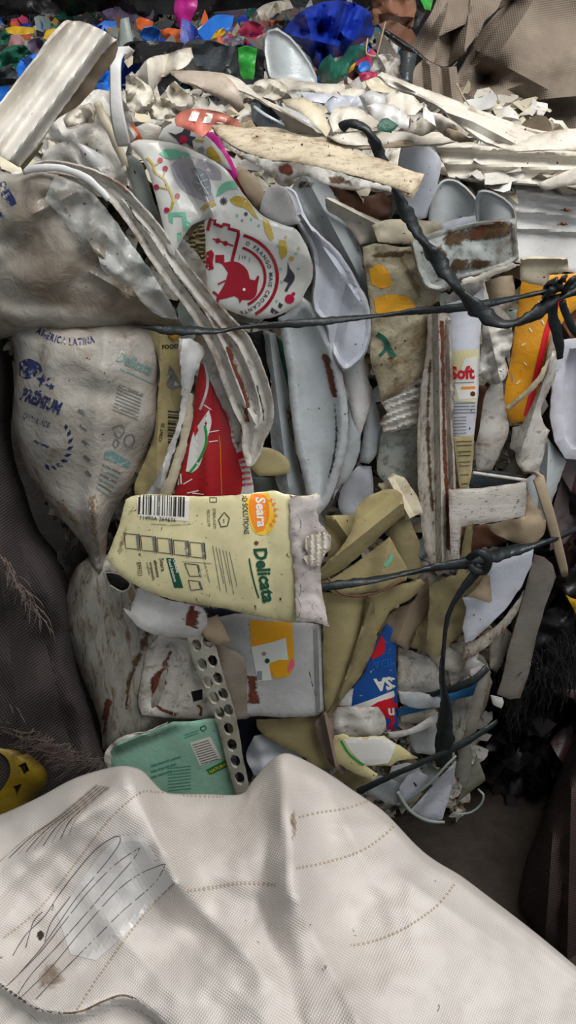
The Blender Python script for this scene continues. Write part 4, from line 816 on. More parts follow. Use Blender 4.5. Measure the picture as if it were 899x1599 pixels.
# barcode film strip, white folds, red package
YF = pc('barcode_film', '222,510 262,514 284,524 286,570 286,620 274,680 262,740 250,790 220,800 210,760 226,720 240,680 246,620 250,580 240,540', 'khaki', 'pale yellow film strip with a barcode beside the printed sack', 'film', 0.055, nz=(0.004, 60), folds=((250, 520, 244, 760, 0.012, 18),), cr=(0.003, 30), grid=5)
YF.ob.data.materials[0] = plastic('dull_yellow_film', 'b8ab79', 0.45, '5e4c34', 0.3, rough=0.4)
text(YF, 'FOOD', 253, 545, 9, -4, M('blackink'), 0.03); patch(YF, '264,570 270,576 280,596 284,604 270,608 260,602', M('greyink'), 'printed_icon', False)
for y, w in ((642, 2.2), (647, 1.2), (651, 3), (657, 1.2), (661, 3.4), (667, 1.4), (671, 2.6), (676, 1.2), (680, 3), (686, 1.4), (690, 3.2), (696, 1.6), (701, 2.4)): stroke(YF, [(262, y), (270, y+1), (283, y+2)], w, M('blackink'), 'printed_barcode')
text(YF, 'CONT 25', 252, 690, 7, -80, M('blackink'), 0.02)
pc('film_scrap', '262,514 276,512 282,524 272,530 262,524', 'orangey', 'bit of orange print on the yellow film under the strap', 'film', 0.062, grid=4)
pc('white_fold', '278,528 296,528 318,540 320,552 306,580 298,610 288,650 276,690 262,735 250,770 232,788 224,800 218,790 236,760 256,720 272,680 282,640 284,590', 'white', 'torn white folded film edge between the barcode strip and the red package', 'film', 0.080, bow=0.008, bang=10, jag=1.2, grid=5, folds=((284, 540, 250, 760, 0.012, 12),))
pc('cream_fold', '292,612 302,616 300,660 288,710 276,750 262,790 236,800 238,780 262,745 280,690', 'cream', 'cream inner fold left of the red package', 'film', 0.060, bow=0.01, bang=10, jag=1, grid=5)
RP = pc('red_package', '318,550 330,590 346,630 362,668 374,710 382,750 388,800 300,800 268,790 278,750 292,700 302,650 306,600', 'red', 'bright red package with white scuffs tucked behind the yellow package', 'package', 0.045, nz=(0.003, 70), bow=0.012, bang=10, grid=5, folds=((318, 570, 326, 790, 0.006, 16),))
WP = pc('white_package', '336,600 350,630 364,650 378,692 390,730 400,790 372,800 370,750 360,700 348,650', 'white', 'white printed package strip with red text right of the red package', 'package', 0.052, nz=(0.003, 60), grid=5)
patch(WP, '359,712 378,704 382,714 362,722', M('brightred'), 'printed_band', False)
for k in range(5): text(WP, 'EMPANADO DE'[:8], 374, 724+k*9, 6.5, -8, M('brightred'), 0.02)
for k in range(4): text(WP, 'FRANGO', 360, 668+k*9, 5.5, -10, M('redink'), 0.0)
patch(RP, '300,680 312,660 326,640 330,660 322,690 312,726 300,738 290,736', M('whiteink'), 'printed_window'); stroke(RP, '320,664 322,690 312,716 296,738', 4, M('greenline'), 'printed_line', off=0.0013); patch(RP, '302,668 306,660 310,672 304,682', M('brightred'), 'printed_patch', off=0.0014)
stroke(RP, '342,680 344,700 345,740 346,772', 1.2, M('orangeink'), 'printed_line'); stroke(RP, '318,560 324,590 322,612 312,640', 4, M('white'), 'torn_edge', off=0.0013)
for q in ('320,676 342,672', '326,690 340,688', '286,756 300,748', '292,770 310,766', '330,640 318,632', '300,770 318,772'): stroke(RP, q, 1.6, M('whiteink'), 'scuff')
text(RP, 'il', 276, 758, 22, -20, M('whiteink'), 0.01, 0.3)
pc('khaki_tab', '390,730 396,702 410,698 436,706 452,722 452,738 436,742 404,744', 'khaki', 'khaki round-ended tab at the foot of the bucket rim', 'plastic scrap', 0.045, curl=(0.008, 5), grid=5)
# greys and lids, centre
pc('grey_strip', '412,516 430,520 438,560 452,620 448,650 460,700 472,750 476,780 440,780 428,740 424,700 420,640 424,600 416,560', 'grey', 'long pale grey strip left of the big boat-shaped lid', 'plastic strip', 0.020, nz=(0.004, 60), folds=((420, 520, 450, 760, 0.012, 14),), grid=5)
pc('grey_tub', '392,744 430,746 452,742 470,770 478,800 440,812 400,800', 'greyg', 'greenish grey tub bottom above the yellow package', 'tub', 0.005, grid=6)
pc('dark_gap_sheet', '384,520 410,516 420,560 424,640 424,700 408,700 424,660 412,590', 'dark', 'dark sheet standing for the shade in the gap right of the bucket rim', 'film', -0.005, grid=6)  # dark sheet laid into the gap as painted shade
pc('teal_scrap', '430,524 444,540 448,580 452,624 446,610 436,570', 'green', 'dark green sliver left of the big boat-shaped lid', 'film', 0.0, grid=4)
BO = pc('boat_lid', '434,496 452,486 470,462 490,478 506,508 524,548 536,592 543,640 542,690 530,740 514,784 500,800 492,812 482,790 474,748 462,700 454,640 448,580 440,530', 'grey', 'large boat-shaped pale lid with a rusty streak, centre of the bale', 'lid', 0.050, nz=(0.002, 90), cr=(0, 1), fn=lambda X, Y, d: -0.020*(1-np.exp(-np.maximum(0, d-12)/9.0)), curl=(0.012, 6), grid=5, th=0.003)
stroke(BO, '504,552 510,566 514,578 518,600 522,622', 8, M('rust'), 'rust_streak'); stroke(BO, '522,630 525,680 520,720 512,748', 6, M('soot'), 'grime_streak'); patch(BO, '474,710 486,708 488,720 478,724', M('soot'), 'grime_spot')
pc('crushed_lid', '538,600 548,620 560,660 562,700 548,740 530,762 520,780 528,740 540,700 544,650', 'grey', 'narrow white lid edge just behind the boat-shaped lid', 'lid', 0.020, curl=(0.008, 5), grid=5)
pc('crushed_lid', '528,560 546,560 568,556 574,590 582,612 576,640 566,670 560,690 548,640 538,600', 'white', 'upper pale lid tucked behind the white bowl', 'lid', 0.010, curl=(0.008, 5), bow=0.01, grid=5)
pc('crushed_lid', '572,640 584,620 592,650 595,680 590,706 576,724 560,722 564,700 568,670', 'grey', 'rounded grey lid end right of the narrow lid edge', 'lid', 0.0, curl=(0.01, 6), bow=0.01, grid=5)
pc('white_tub', '528,790 534,760 548,740 560,728 580,728 582,748 584,790 560,812 540,812', 'bluew', 'bluish crushed tub below the round lid ends', 'tub', 0.0, cr=(0.006, 26), grid=6)
pc('white_bowl', '440,288 462,300 478,340 500,366 524,388 542,412 560,444 574,470 580,500 578,530 568,556 550,574 536,580 522,560 512,536 508,510 490,486 486,460 490,430 484,392 470,364 458,338', 'bluew', 'white crushed bowl with a curled lower lip behind the horizontal strap', 'bowl', 0.040, nz=(0.004, 70), folds=((480, 350, 560, 470, 0.012, 22), (540, 440, 520, 540, -0.012, 16)), bow=0.012, bang=0, lip=(0.006, 4, 3), grid=5, th=0.003)
pc('white_tab', '405,330 410,308 420,292 440,288 452,304 462,330 466,350 444,352 420,342', 'white', 'folded white tab overlapping the patterned package', 'plastic scrap', 0.085, bow=0.01, bang=50, curl=(0.008, 5), grid=5)
pc('grey_tray', '452,302 462,282 480,272 504,280 520,300 540,330 552,360 564,392 574,430 580,470 574,510 562,470 546,424 520,392 498,370 476,340', 'grey', 'dusty grey tray wall curving above the white bowl', 'tray', 0.020, nz=(0.004, 70), folds=((480, 280, 560, 430, 0.012, 20),), curl=(0.01, 6), grid=5)
T_ = SHEETS[-1]; stroke(T_, '520,300 545,340 562,392 576,450', 4, M('soot'), 'grime_streak')
patch(T_, '456,300 466,280 482,276 500,284 490,296 470,300', M('mud'), 'mud_patch')
pc('film_wad', '512,330 506,306 524,312 560,330 600,348 606,356 590,376 562,382 548,360 530,340', 'ivory', 'dusty folded wrapper with orange tint under the thick board', 'wrapper', 0.030, cr=(0.006, 26), folds=((510, 310, 600, 356, 0.015, 14),), grid=5)
patch(SHEETS[-1], '530,330 560,340 592,356 570,364 544,350', M('tea'), 'orange_stain')
# thick weathered board with white front lip
BT = top('thick_board', '330,196 344,194 400,202 470,212 540,232 600,250 640,266 662,272 655,286 640,302 600,288 560,276 500,262 450,252 424,250 380,236 344,214', M('board'), 'thick weathered board with a sagging white rim lying on the bale', 'board', (500, 215), 40, 0.02, 0.02, nz=(0.004, 80), grid=6, th=0.012)
BL = sheet('front_lip', '342,208 346,200 380,226 426,246 480,254 530,264 580,276 612,288 610,300 596,296 574,294 552,298 528,294 500,284 478,274 462,278 440,284 428,276 406,262 378,246 350,228', M('filthy'), 'grimy white rim', None, 0.125, FACE, tilt=(0, 0.02), nz=(0.004, 40), cr=(0.003, 20), bow=0.004, curl=(0.006, 5), parent=BT, grid=5, th=0.004)
BL.ob.data.materials[0] = plastic('grimy_rim', 'd8d8d2', 0.6, '4c3420', 0.5, fine=0.6, rough=0.4)
patch(BL, '430,258 452,252 462,268 452,276 436,272', M('rust'), 'grime_patch'); patch(BL, '500,272 530,268 560,284 590,288 560,294 520,290', M('mud'), 'grime_patch')
for x in (348, 378): stroke(BL, [(x, 206+(x-344)*0.8), (x-1, 230+(x-344)*0.5)], 4, M('cream'), 'rib')
pc('board_corner', '596,288 624,262 664,272 656,290 644,312 628,304', 'board', 'broken corner of weathered board below the dark strap', 'board', 0.10, grid=5, th=0.006)
top('flat_plank', '380,200 420,198 480,208 540,214 600,216 660,216 690,214 690,222 640,228 580,232 520,230 470,220 420,212', M('board'), 'flat dusty plank lying just behind the thick board', 'board', (540, 214), 30, 0.0, 0.01, grid=5, th=0.006)
top('flat_plank', '510,212 560,206 620,204 680,206 740,214 690,224 620,226 540,226', M('ivory'), 'pale flat strip right of the strap tail', 'board', (620, 214), 30, 0.0, 0.015, grid=5, th=0.006)
pc('brown_hollow', '478,290 500,282 540,298 570,306 600,300 612,316 606,344 580,340 548,330 512,312', 'brown', 'dark brown sheet standing for the shaded hollow under the thick board', 'scrap', 0.0, grid=5, cr=(0.006, 20))  # brown sheet set in the hollow, its dark colour stands for shade
pc('white_lump', '424,262 446,266 468,262 464,280 452,292 438,290 428,280', 'filthy', 'grimy torn knob at the front corner of the thick board', 'plastic scrap', 0.11, cr=(0.008, 14), grid=4)
# blue-white blade, cups, muddy planter
pc('blade_sheet', '624,236 632,222 648,210 660,214 672,230 686,246 688,262 680,300 668,340 640,346 622,330 618,300', 'bluew', 'pointed blue-white blade standing right of the dark strap', 'plastic sheet', 0.015, bow=0.012, bang=0, curl=(0.004, 4), grid=5)
pc('cup_half', '668,345 674,310 684,288 696,279 712,281 728,292 744,312 742,340 716,356 684,362', 'grey', 'cut grey plastic cup half, left of two above the muddy planter', 'cup', 0.030, bow=-0.025, bang=0, lip=(0.008, 2, 2), grid=4, th=0.003)
pc('cup_half', '742,312 746,298 758,296 780,304 798,318 806,334 806,372 780,372 750,372 742,350', 'grey', 'cut grey plastic cup half, right of two above the muddy planter', 'cup', 0.045, bow=0.02, bang=0, lip=(0.008, 2, 2), grid=4, th=0.003)
pc('bluish_band', '688,350 712,342 742,336 744,346 716,358 690,364', 'bluew', 'smooth bluish band across the foot of the left cup half', 'plastic strip', 0.062, grid=4)
pc('beige_block', '580,352 600,344 640,342 688,348 690,366 660,378 620,380 590,378', 'cream', 'dusty cream block crossed by the dark strap', 'plastic scrap', 0.045, cr=(0.005, 24), grid=5)
PLN = pc('planter_tray', '640,376 690,358 740,346 806,340 808,380 810,404 790,418 750,430 716,440 690,456 664,450 650,420', 'planter', 'muddy grey planter tray with caked brown dirt', 'planter', 0.060, nz=(0.003, 50), cr=(0.004, 30), bow=0.012, bang=80, lip=(0.006, 4, 3), grid=5, th=0.004)
patch(PLN, '744,352 760,344 790,344 796,350 776,358 760,360 752,372 736,376 728,370', M('rust'), 'caked_mud'); patch(PLN, '700,398 740,394 770,400 800,392 810,402 790,416 740,430 700,440 676,446 668,430 690,416', M('mud'), 'caked_mud')
patch(PLN, '690,356 740,342 806,340 808,372 780,384 740,386 700,400 680,380', M('mud'), 'caked_mud'); patch(PLN, '664,380 690,372 704,392 700,412 676,420 662,400', M('mud'), 'caked_mud'); patch(PLN, '780,396 800,386 808,398 794,406', M('soot'), 'caked_mud')
pc('paper_strip', '720,438 760,424 800,410 812,414 790,424 756,436 724,444', 'ivory', 'torn white paper strips under the planter tray', 'paper', 0.082, grid=4, jag=1.5)
# soaked label film, left of the vertical plank
LB = pc('label_film', '566,386 590,380 630,386 668,380 684,392 690,430 686,470 668,480 668,520 666,560 652,590 630,608 604,622 594,628 590,600 578,560 580,500 572,440', 'filthy', 'soaked peeling label film with orange and teal traces', 'film', 0.045, nz=(0.004, 50), cr=(0.006, 30), grid=5)
LB.ob.data.materials[0] = plastic('soaked_label', 'b8b092', 0.62, '6d5230', 0.6, fine=0.5, rough=0.45, bump=0.6)
patch(LB, '576,420 592,412 606,424 612,446 596,450 580,444', M('ochre'), 'label_trace'); patch(LB, '584,466 612,460 640,466 650,482 612,494 586,488', M('ochre'), 'label_trace'); patch(LB, '612,398 628,392 646,420 664,448 660,478 644,462 630,430', M('tea'), 'label_trace')
patch(LB, '640,490 664,486 664,560 646,590 630,560', M('tea'), 'label_trace'); patch(LB, '570,392 680,384 676,400 580,408', M('mud'), 'label_trace'); stroke(LB, '588,522 600,530 608,546 616,558', 8, M('green'), 'printed_mark'); stroke(LB, '592,556 600,548 604,536', 5, M('green'), 'printed_mark')
pc('grey_wrinkled_film', '594,628 610,612 640,596 664,580 668,600 660,640 652,662 620,672 600,676 592,660 604,644', 'whited', 'silvery wrinkled film wad with folded ribs', 'film', 0.040, cr=(0.010, 22), rib=(0.005, 11, 70), grid=4)
pc('filthy_sheet', '596,672 620,672 650,664 654,700 652,760 668,810 650,800 620,770 590,740 592,700', 'streaky', 'speckled grey-green sheet left of the vertical plank', 'plastic sheet', 0.015, grid=6).ob.data.materials[0] = plastic('speckled_sheet', 'a9b0a8', 0.5, '5c4c34', 0.8, fine=0.7, rough=0.5)
# ------------------------------------------------------------------ vertical plank, label bottle, right half
pc('long_plank', '668,484 690,482 700,500 702,560 704,620 708,690 712,760 716,830 718,884 700,890 684,900 672,880 662,850 656,800 652,740 652,660 658,600 666,540', 'filthy', 'long grimy white plank standing upright, right of centre', 'plank', 0.060, nz=(0.002, 60), folds=((684, 480, 690, 890, 0.014, 10), (700, 500, 712, 880, 0.010, 8)), grid=5, th=0.006)
PK = SHEETS[-1]; PK.ob.data.materials[0] = plastic('grimy_plank', 'c6c0b4', 0.5, '6a5238', 0.9, fine=0.7, rough=0.5, streak=(4, 4, 0.8))
stroke(PK, '690,500 692,600 694,700 698,780 700,860', 5, M('rust'), 'rust_streak'); stroke(PK, '672,560 668,640 670,720 676,800', 8, M('mud'), 'mud_streak')
SB = pc('label_bottle', '696,474 720,468 742,460 756,446 754,480 750,520 748,560 746,620 742,660 740,684 736,740 732,766 718,768 712,740 708,700 704,640 700,570 694,520', 'white', 'flattened white bottle with a red lettered label, right of the plank', 'bottle', 0.045, nz=(0.002, 60), bow=0.010, bang=0, grid=5)
SB.ob.data.materials[0] = plastic('label_bottle_white', 'd4d8e2', 0.15, speck=0.3, rough=0.3)
LABY = flat('pale_yellow_label', 'd8cfa0', 0.4, 0.2, 'd8d4cc'); patch(SB, '697,549 747,545 745,612 743,628 703,626', LABY, 'label_ground', False)
patch(SB, '710,600 726,560 744,556 744,622 716,624', M('whiteink'), 'label_ground', False, off=0.0010)
text(SB, 'Soft', 703, 592, 27, -2, M('brightred'), 0.045, sx=0.86, off=0.0014)
stroke(SB, '708,598 740,597', 1.2, M('greyink'), off=0.0014); stroke(SB, '720,606 742,605', 4, M('orangeink'), off=0.0014); dot(SB, 738, 615, 4, M('rust'), off=0.0014)
for k in range(4): stroke(SB, [(705, 630+k*5), (742, 629+k*5)], 1.3, M('greyink'))
for k in range(6): stroke(SB, [(708, 652+k*5), (728, 651+k*5)], 1.1, M('greyink'))
YB = pc('striped_yellow_strip', '708,682 740,680 738,716 734,750 728,766 718,764 712,724', 'khaki', 'yellow striped label strip hanging below the white bottle', 'label', 0.060, grid=4)
for y in (690, 696, 706, 712, 722, 728, 742, 756): stroke(YB, [(712+(y-690)*0.12, y), (737-(y-690)*0.1, y-1)], 1.1, M('blackink'))
pc('white_cap_piece', '692,470 720,446 752,440 756,452 742,476 700,488', 'whited', 'dirty white neck above the flattened bottle', 'plastic scrap', 0.03, cr=(0.006, 22), grid=5)
pc('crumpled_wrap', '752,500 780,496 800,520 796,548 788,560 794,580 784,596 770,600 752,590 746,570 752,540', 'whited', 'crumpled white wrap knot right of the lettered bottle', 'film', 0.040, cr=(0.014, 20), folds=((760, 500, 780, 590, 0.012, 12),), grid=4)
pc('white_strip', '768,596 784,598 790,640 794,672 784,700 768,734 744,738 742,700 750,660 756,620', 'whited', 'flat white torn strip beneath the crumpled wrap', 'plastic strip', 0.030, nz=(0.004, 50), grid=5)
pc('brown_gap', '745,600 760,604 756,640 745,690 738,680', 'brown', 'brown sliver standing for the shaded gap beside the lettered bottle', 'scrap', 0.005, grid=5)  # brown colour paints the shade of this gap
pc('white_post', '756,500 744,470 770,470 800,500 796,560 802,600 786,660 796,600 786,540', 'streaky', 'dull streaked sheet behind the crumpled wrap', 'plastic sheet', 0.0, grid=6)
OP = pc('amber_bag', '815,432 880,428 920,424 920,470 890,490 868,520 852,560 840,610 826,656 800,662 786,640 790,600 800,540 808,480', 'orangey', 'amber yellow bag with a red curved stripe at the right', 'bag', 0.000, nz=(0.004, 60), grid=6)
stroke(OP, '899,440 872,470 856,510 846,550 834,600 822,650', 9, M('brightred'), 'printed_stripe')
patch(OP, '858,440 899,424 930,424 930,452 880,452', M('orangeink'), 'printed_patch')
for q in ('814,540 820,536', '806,600 812,594', '840,470 844,474', '826,512 830,518', '818,566 822,570', '846,500 849,506'): stroke(OP, q, 2, M('whiteink'), 'scuff')
pc('beige_tray', '812,404 830,400 886,402 888,424 858,428 854,448 830,444 812,438', 'cream', 'clean beige plastic corner piece under the white pails', 'tray', 0.030, smooth=False, folds=((812, 404, 886, 404, 0.010, 10),), grid=5, th=0.003)
pc('beige_cup', '756,440 780,432 800,430 804,452 804,466 790,472 764,470', 'tan', 'beige cup piece below the muddy planter', 'cup', 0.030, bow=0.01, grid=5)
pc('dusty_sheet', '860,520 868,540 852,600 826,660 808,706 796,700 800,668 826,656 842,608', 'streaky', 'dusty grey panel right of the amber bag', 'plastic sheet', 0.01, grid=6)
pc('torn_splinter', '866,544 856,580 838,604 816,624 794,640 790,636 816,614 838,590 852,566', 'cream', 'thin torn beige edge crossing the amber bag', 'plastic scrap', 0.035, grid=4, jag=1)
pc('twisted_film', '862,548 870,548 866,590 852,620 844,640 850,664 858,672 852,690 846,720 834,738 818,740 806,720 804,690 816,660 832,628 848,590', 'whited', 'white twisted film funnel hanging at the right', 'film', 0.050, bow=0.012, bang=20, folds=((860, 560, 815, 700, 0.014, 14),), curl=(0.008, 5), grid=5)
CR = pc('white_crate', '878,530 940,524 940,722 882,716 866,690 858,650 862,600 866,560', 'white', 'white crate corner at the right edge of the bale', 'crate', 0.035, smooth=False, tilt=(-0.02, 0), fn=lambda X, Y, d: -0.03*(1-np.exp(-np.maximum(0, d-16)/2.0)), rings=(3, 15.5, 19), grid=5, th=0.004)
CR.ob.data.materials[0] = plastic('crate_white', 'c9cad4', 0.2, speck=0.3, rough=0.4)
pc('grey_sheet', '842,660 860,690 884,720 870,760 856,800 848,830 832,800 820,750 836,730', 'grey', 'folded grey sheet below the white crate', 'plastic sheet', 0.02, folds=((856, 690, 850, 820, 0.012, 12),), grid=5)
pc('purple_strip', '884,716 899,716 930,720 930,830 880,850 858,860 862,800', 'streaky', 'dull mauve plastic under the crate at the right edge', 'plastic sheet', 0.0, grid=6).ob.data.materials[0] = plastic('mauve_dull', '6f6264', 0.5, '2a2020', 0.3, rough=0.5)
# horizontal box beam
BE = pc('box_beam', '700,768 720,764 760,762 800,756 821,752 822,786 819,806 790,812 760,816 720,822 716,850 714,884 704,880 702,830', 'filthy', 'grimy white box beam jutting right from the upright plank', 'beam', 0.085, smooth=False, nz=(0.002, 50), grid=5, th=0.012)
BE.ob.data.materials[0] = plastic('scuffed_beam', 'cdc8c0', 0.4, '4c3c2c', 0.8, fine=0.4, rough=0.45, streak=(1, 1, 6))
for k, (x, y) in enumerate(((786, 775), (786, 785), (762, 790), (768, 794), (718, 786), (726, 806), (792, 800), (736, 798))): stroke(BE, [(x-5, y), (x+6, y+2)], 3, M('soot'), 'gouge')
sheet('beam_hollow', '716,752 738,736 780,736 818,744 821,752 800,758 760,763 738,765', M('slate'), 'dark blue grey sheet standing for the shaded hollow', None, 0.055, FACE, nz=(0.002, 40), parent=BE, grid=5)  # dark sheet across the beam opening paints the shade inside
ribbon('torn_strip', [(738, 738, 0.07, 5), (780, 744, 0.075, 5), (822, 750, 0.08, 5)], M('whited'), label='torn white edge lying over the box beam hollow', cat='plastic strip', flat_=0.4)
ribbon('bent_strip', [(824, 738, 0.06, 15), (838, 742, 0.09, 18), (848, 772, 0.10, 17), (860, 812, 0.10, 16), (870, 850, 0.09, 15), (880, 890, 0.075, 13), (882, 900, 0.07, 10)], M('tan'), label='bent tan plastic strip curling down right of the box beam', cat='plastic strip', flat_=0.18)
PAL['stripcol'] = plastic('strip_tan', 'b9ad93', 0.25, speck=0.2, rough=0.45)
pc('tan_flap', '820,760 836,790 846,800 852,820 846,838 826,850 800,846 770,832 760,820 800,812 820,806', 'tan', 'brown crumpled sheet beneath the box beam', 'plastic sheet', 0.030, cr=(0.008, 26), grid=5)
pc('tan_flap', '722,824 760,818 780,824 800,840 780,850 752,856 734,866 726,880 718,860', 'brown', 'dark brown sheet standing for the shaded hollow under the box beam', 'scrap', 0.0, cr=(0.006, 20), grid=5)  # no flap here: brown sheet paints the shade under the beam
pc('khaki_strip', '728,822 738,820 736,850 732,880 724,906 706,912 718,880 722,850', 'khaki', 'narrow khaki slat behind the strap knot', 'slat', 0.030, grid=4)
# khaki sheets, centre
pc('khaki_block', '590,758 606,748 618,742 632,746 652,776 660,800 634,812 626,796 606,776', 'cream', 'pale cream block corner above the khaki leaf sheet', 'plastic block', 0.070, smooth=False, grid=5, th=0.010, folds=((606, 748, 640, 810, 0.010, 9),))
KL = pc('khaki_leaf', '552,806 558,790 574,776 596,766 616,764 628,772 630,786 632,804 610,822 584,846 556,872 524,896 500,906 492,900 508,884 530,858 548,830', 'khaki', 'boat-shaped khaki sheet lying diagonally across the centre', 'plastic sheet', 0.085, nz=(0.002, 60), folds=((490, 896, 632, 782, 0.022, 22),), curl=(0.005, 4), grid=5, th=0.003)
pc('khaki_fold', '508,806 530,804 560,806 580,806 556,836 528,864 508,884 512,862 508,834', 'khaki', 'khaki folded corner left behind the diagonal leaf sheet', 'plastic sheet', 0.050, folds=((520, 806, 544, 840, 0.014, 18),), grid=5)
pc('khaki_funnel', '606,836 612,820 628,806 640,814 650,836 656,850 654,870 662,886 650,906 634,902 624,880 612,856', 'khakid', 'curled khaki flap at the right of the diagonal leaf sheet', 'plastic sheet', 0.050, bow=0.014, bang=20, grid=5)
KC = pc('khaki_cone', '500,908 520,902 556,878 590,852 608,838 622,862 636,890 634,906 610,914 600,918 580,924 540,930 520,926 510,918', 'khaki', 'broad khaki cone sheet above the lower strap', 'plastic sheet', 0.065, bow=0.016, bang=30, folds=((608, 838, 590, 920, 0.010, 20),), grid=5)
stroke(KC, '600,884 608,876 612,866', 6, M('seafoam'), 'teal_smear'); 
pc('khaki_scoop', '512,914 540,926 580,926 620,914 656,904 664,910 652,926 636,938 612,952 600,970 582,1000 566,1020 560,990 570,960 574,936 552,936 530,932', 'khaki', 'khaki scoop under the lower strap', 'plastic sheet', 0.040, bow=0.012, bang=20, grid=5, curl=(0.008, 5))
ribbon('wire_loop', [(512, 900, 0.085, 4), (518, 914, 0.09, 4), (530, 926, 0.092, 4), (552, 931, 0.09, 4), (580, 928, 0.085, 3.5), (606, 918, 0.08, 3.5), (632, 904, 0.075, 3)], M('brown'), label='thin brown wire loop hooked over the khaki cone', cat='wire', flat_=0.8)
KS = pc('khaki_sheet', '498,925 520,926 560,928 572,936 570,960 564,984 556,1010 548,1030 536,1064 520,1104 508,1118 506,1080 504,1030 504,980', 'khaki', 'long khaki sheet hanging below the lower strap, left of two', 'plastic sheet', 0.060, nz=(0.003, 60), bow=0.01, bang=0, grid=5)
pc('khaki_sheet', '572,930 584,938 586,970 588,1000 576,1030 560,1060 536,1090 516,1120 508,1120 524,1092 542,1050 556,1010 566,970', 'khakid', 'long narrow khaki sheet hanging right of the wider one', 'plastic sheet', 0.070, folds=((578, 940, 530, 1090, 0.014, 10),), grid=5)
pc('beige_sheet', '586,1000 600,970 620,950 646,938 660,910 668,900 672,940 664,970 648,996 636,1016 616,1004', 'tan', 'dull beige sheet below the khaki scoop', 'plastic sheet', 0.015, grid=5, folds=((650, 920, 620, 1000, 0.012, 18),))
pc('beige_sheet', '670,912 700,900 724,898 740,890 756,896 752,930 742,960 716,990 700,1010 680,1030 660,1016 640,1010 652,980 668,960 670,940', 'khakid', 'torn beige sheet beneath the strap knot', 'plastic sheet', 0.030, cr=(0.005, 30), folds=((672, 920, 666, 1000, 0.014, 14),), grid=5, jag=1)
WB = pc('pointed_sheet', '764,880 790,868 820,857 833,858 830,880 814,916 790,950 760,980 738,1000 726,1004 722,980 728,950 722,934 748,930 760,900', 'bluew', 'clean white pointed blade right of the strap knot', 'plastic sheet', 0.065, smooth=False, nz=(0.001, 60), grid=5, th=0.003)
pc('brown_tag', '756,898 764,900 768,938 764,942 740,934 728,932 744,918', 'tan', 'small tan cardboard triangle on the clean white blade', 'cardboard', 0.085, smooth=False, grid=4)
pc('dull_rim', '722,1006 744,998 776,976 806,940 818,922 822,930 812,950 790,980 764,1006 740,1024 722,1030', 'streaky', 'dull brownish rim following the white blade', 'plastic strip', 0.045, grid=5)
pc('grey_plank', '834,866 850,870 862,880 868,900 850,950 836,1000 826,1050 812,1090 796,1092 776,1084 784,1060 792,1020 806,970 820,920', 'greyg', 'long dull grey plank slanting down the right edge', 'plank', 0.050, smooth=False, grid=6, th=0.006)
SHEETS[-1].ob.data.materials[0] = plastic('dull_grey_plank', '76716a', 0.4, '4a3f36', 0.3, rough=0.5)
pc('white_shard', '766,1086 784,1090 786,1098 782,1106 770,1100', 'white', 'tiny white shard at the foot of the grey plank', 'plastic scrap', 0.07, grid=4)
# ------------------------------------------------------------------ yellow labelled package
DP = pc('printed_package', '166,872 176,846 186,820 192,796 196,780 210,774 240,772 280,774 330,775 380,772 410,768 430,766 448,772 478,774 494,770 500,780 494,800 496,816 510,830 516,846 510,860 496,868 500,890 502,920 512,974 500,968 480,972 450,972 420,966 390,960 350,950 310,944 260,934 220,918 190,900', 'yellowfilm',
  'pale yellow printed package lying across the bale with a green brand word', 'package', 0.125, nz=(0.003, 90), cr=(0.002, 60), bow=0.016, bang=80, curl=(0.010, 8), folds=((166, 870, 240, 772, -0.006, 30), (410, 770, 430, 960, -0.004, 30)), grid=5, jag=0, th=0.0015)
DP.ob.data.materials[0] = plastic('yellow_package', 'e8dfae', 0.24, '7a6238', 0.7, rough=0.3, bump=0.12)
WE = sheet('white_end_panel', '452,774 478,776 500,772 494,800 500,818 512,832 512,856 496,866 500,890 502,930 514,978 486,972 462,970 462,930 458,880 452,830', M('whited'), 'torn white end', None, 0.146, FACE, nz=(0.002, 60), cr=(0.003, 22), parent=DP, jag=1.5, grid=5)
WE.ob.data.materials[0] = plastic('package_end', 'dcd3d0', 0.45, '8d7468', 0.6, rough=0.45, fine=0.2)
sheet('handle_tab', '478,838 504,830 514,836 516,856 506,868 500,886 480,884 474,872 480,866 476,852', M('ivory'), 'ribbed torn tab', None, 0.156, FACE, nz=(0.002, 30), rib=(0.003, 10, 0), parent=DP, grid=4, th=0.003)
for y in (800, 900, 930): stroke(WE, [(462, y), (470, y+18), (466, y+34)], 1.5, M('soot'), 'grime_streak')
lab = flat('barcode_white', 'd9d6cc', 0.35); patch(DP, '212,773 240,774 296,776 294,814 256,811 216,806', lab, 'barcode_label', False)
r2 = random.Random(9); x = 218
while x < 292:
    w = r2.choice((1.1, 1.6, 2.4, 3.2)); stroke(DP, [(x, 773), (x-1, 803+(x-218)*0.06)], w, M('blackink') if x < 240 or x > 282 or r2.random() < .8 else M('greyink'), 'printed_barcode', off=0.0012); x += w+r2.choice((1.6, 2.2, 3.2))
text(DP, '11490A 264636', 217, 811, 9.6, 4.5, M('blackink'), 0.0, sx=0.93, off=0.0013)
patch(DP, '380,773 392,771 420,770 424,790 430,812 424,828 412,836 398,832 390,816 386,796', M('yellowink'), 'printed_sun'); patch(DP, '392,772 408,770 418,780 420,806 412,828 400,832 392,812 388,790', M('orangeink'), 'printed_sun', off=0.0010)
for k in range(6):
    a = math.radians(-60+k*24); x_, y_ = 416+12*math.cos(a), 800+20*math.sin(a); patch(DP, [(x_-3*math.sin(a), y_+3*math.cos(a)), (x_+7*math.cos(a), y_+7*math.sin(a)), (x_+3*math.sin(a), y_-3*math.cos(a))], M('orangeink'), 'printed_ray', False, off=0.0013)
text(DP, 'Seara', 399, 776, 21, 86, M('whiteink'), 0.03, 0.1, sx=1.02, off=0.0016)
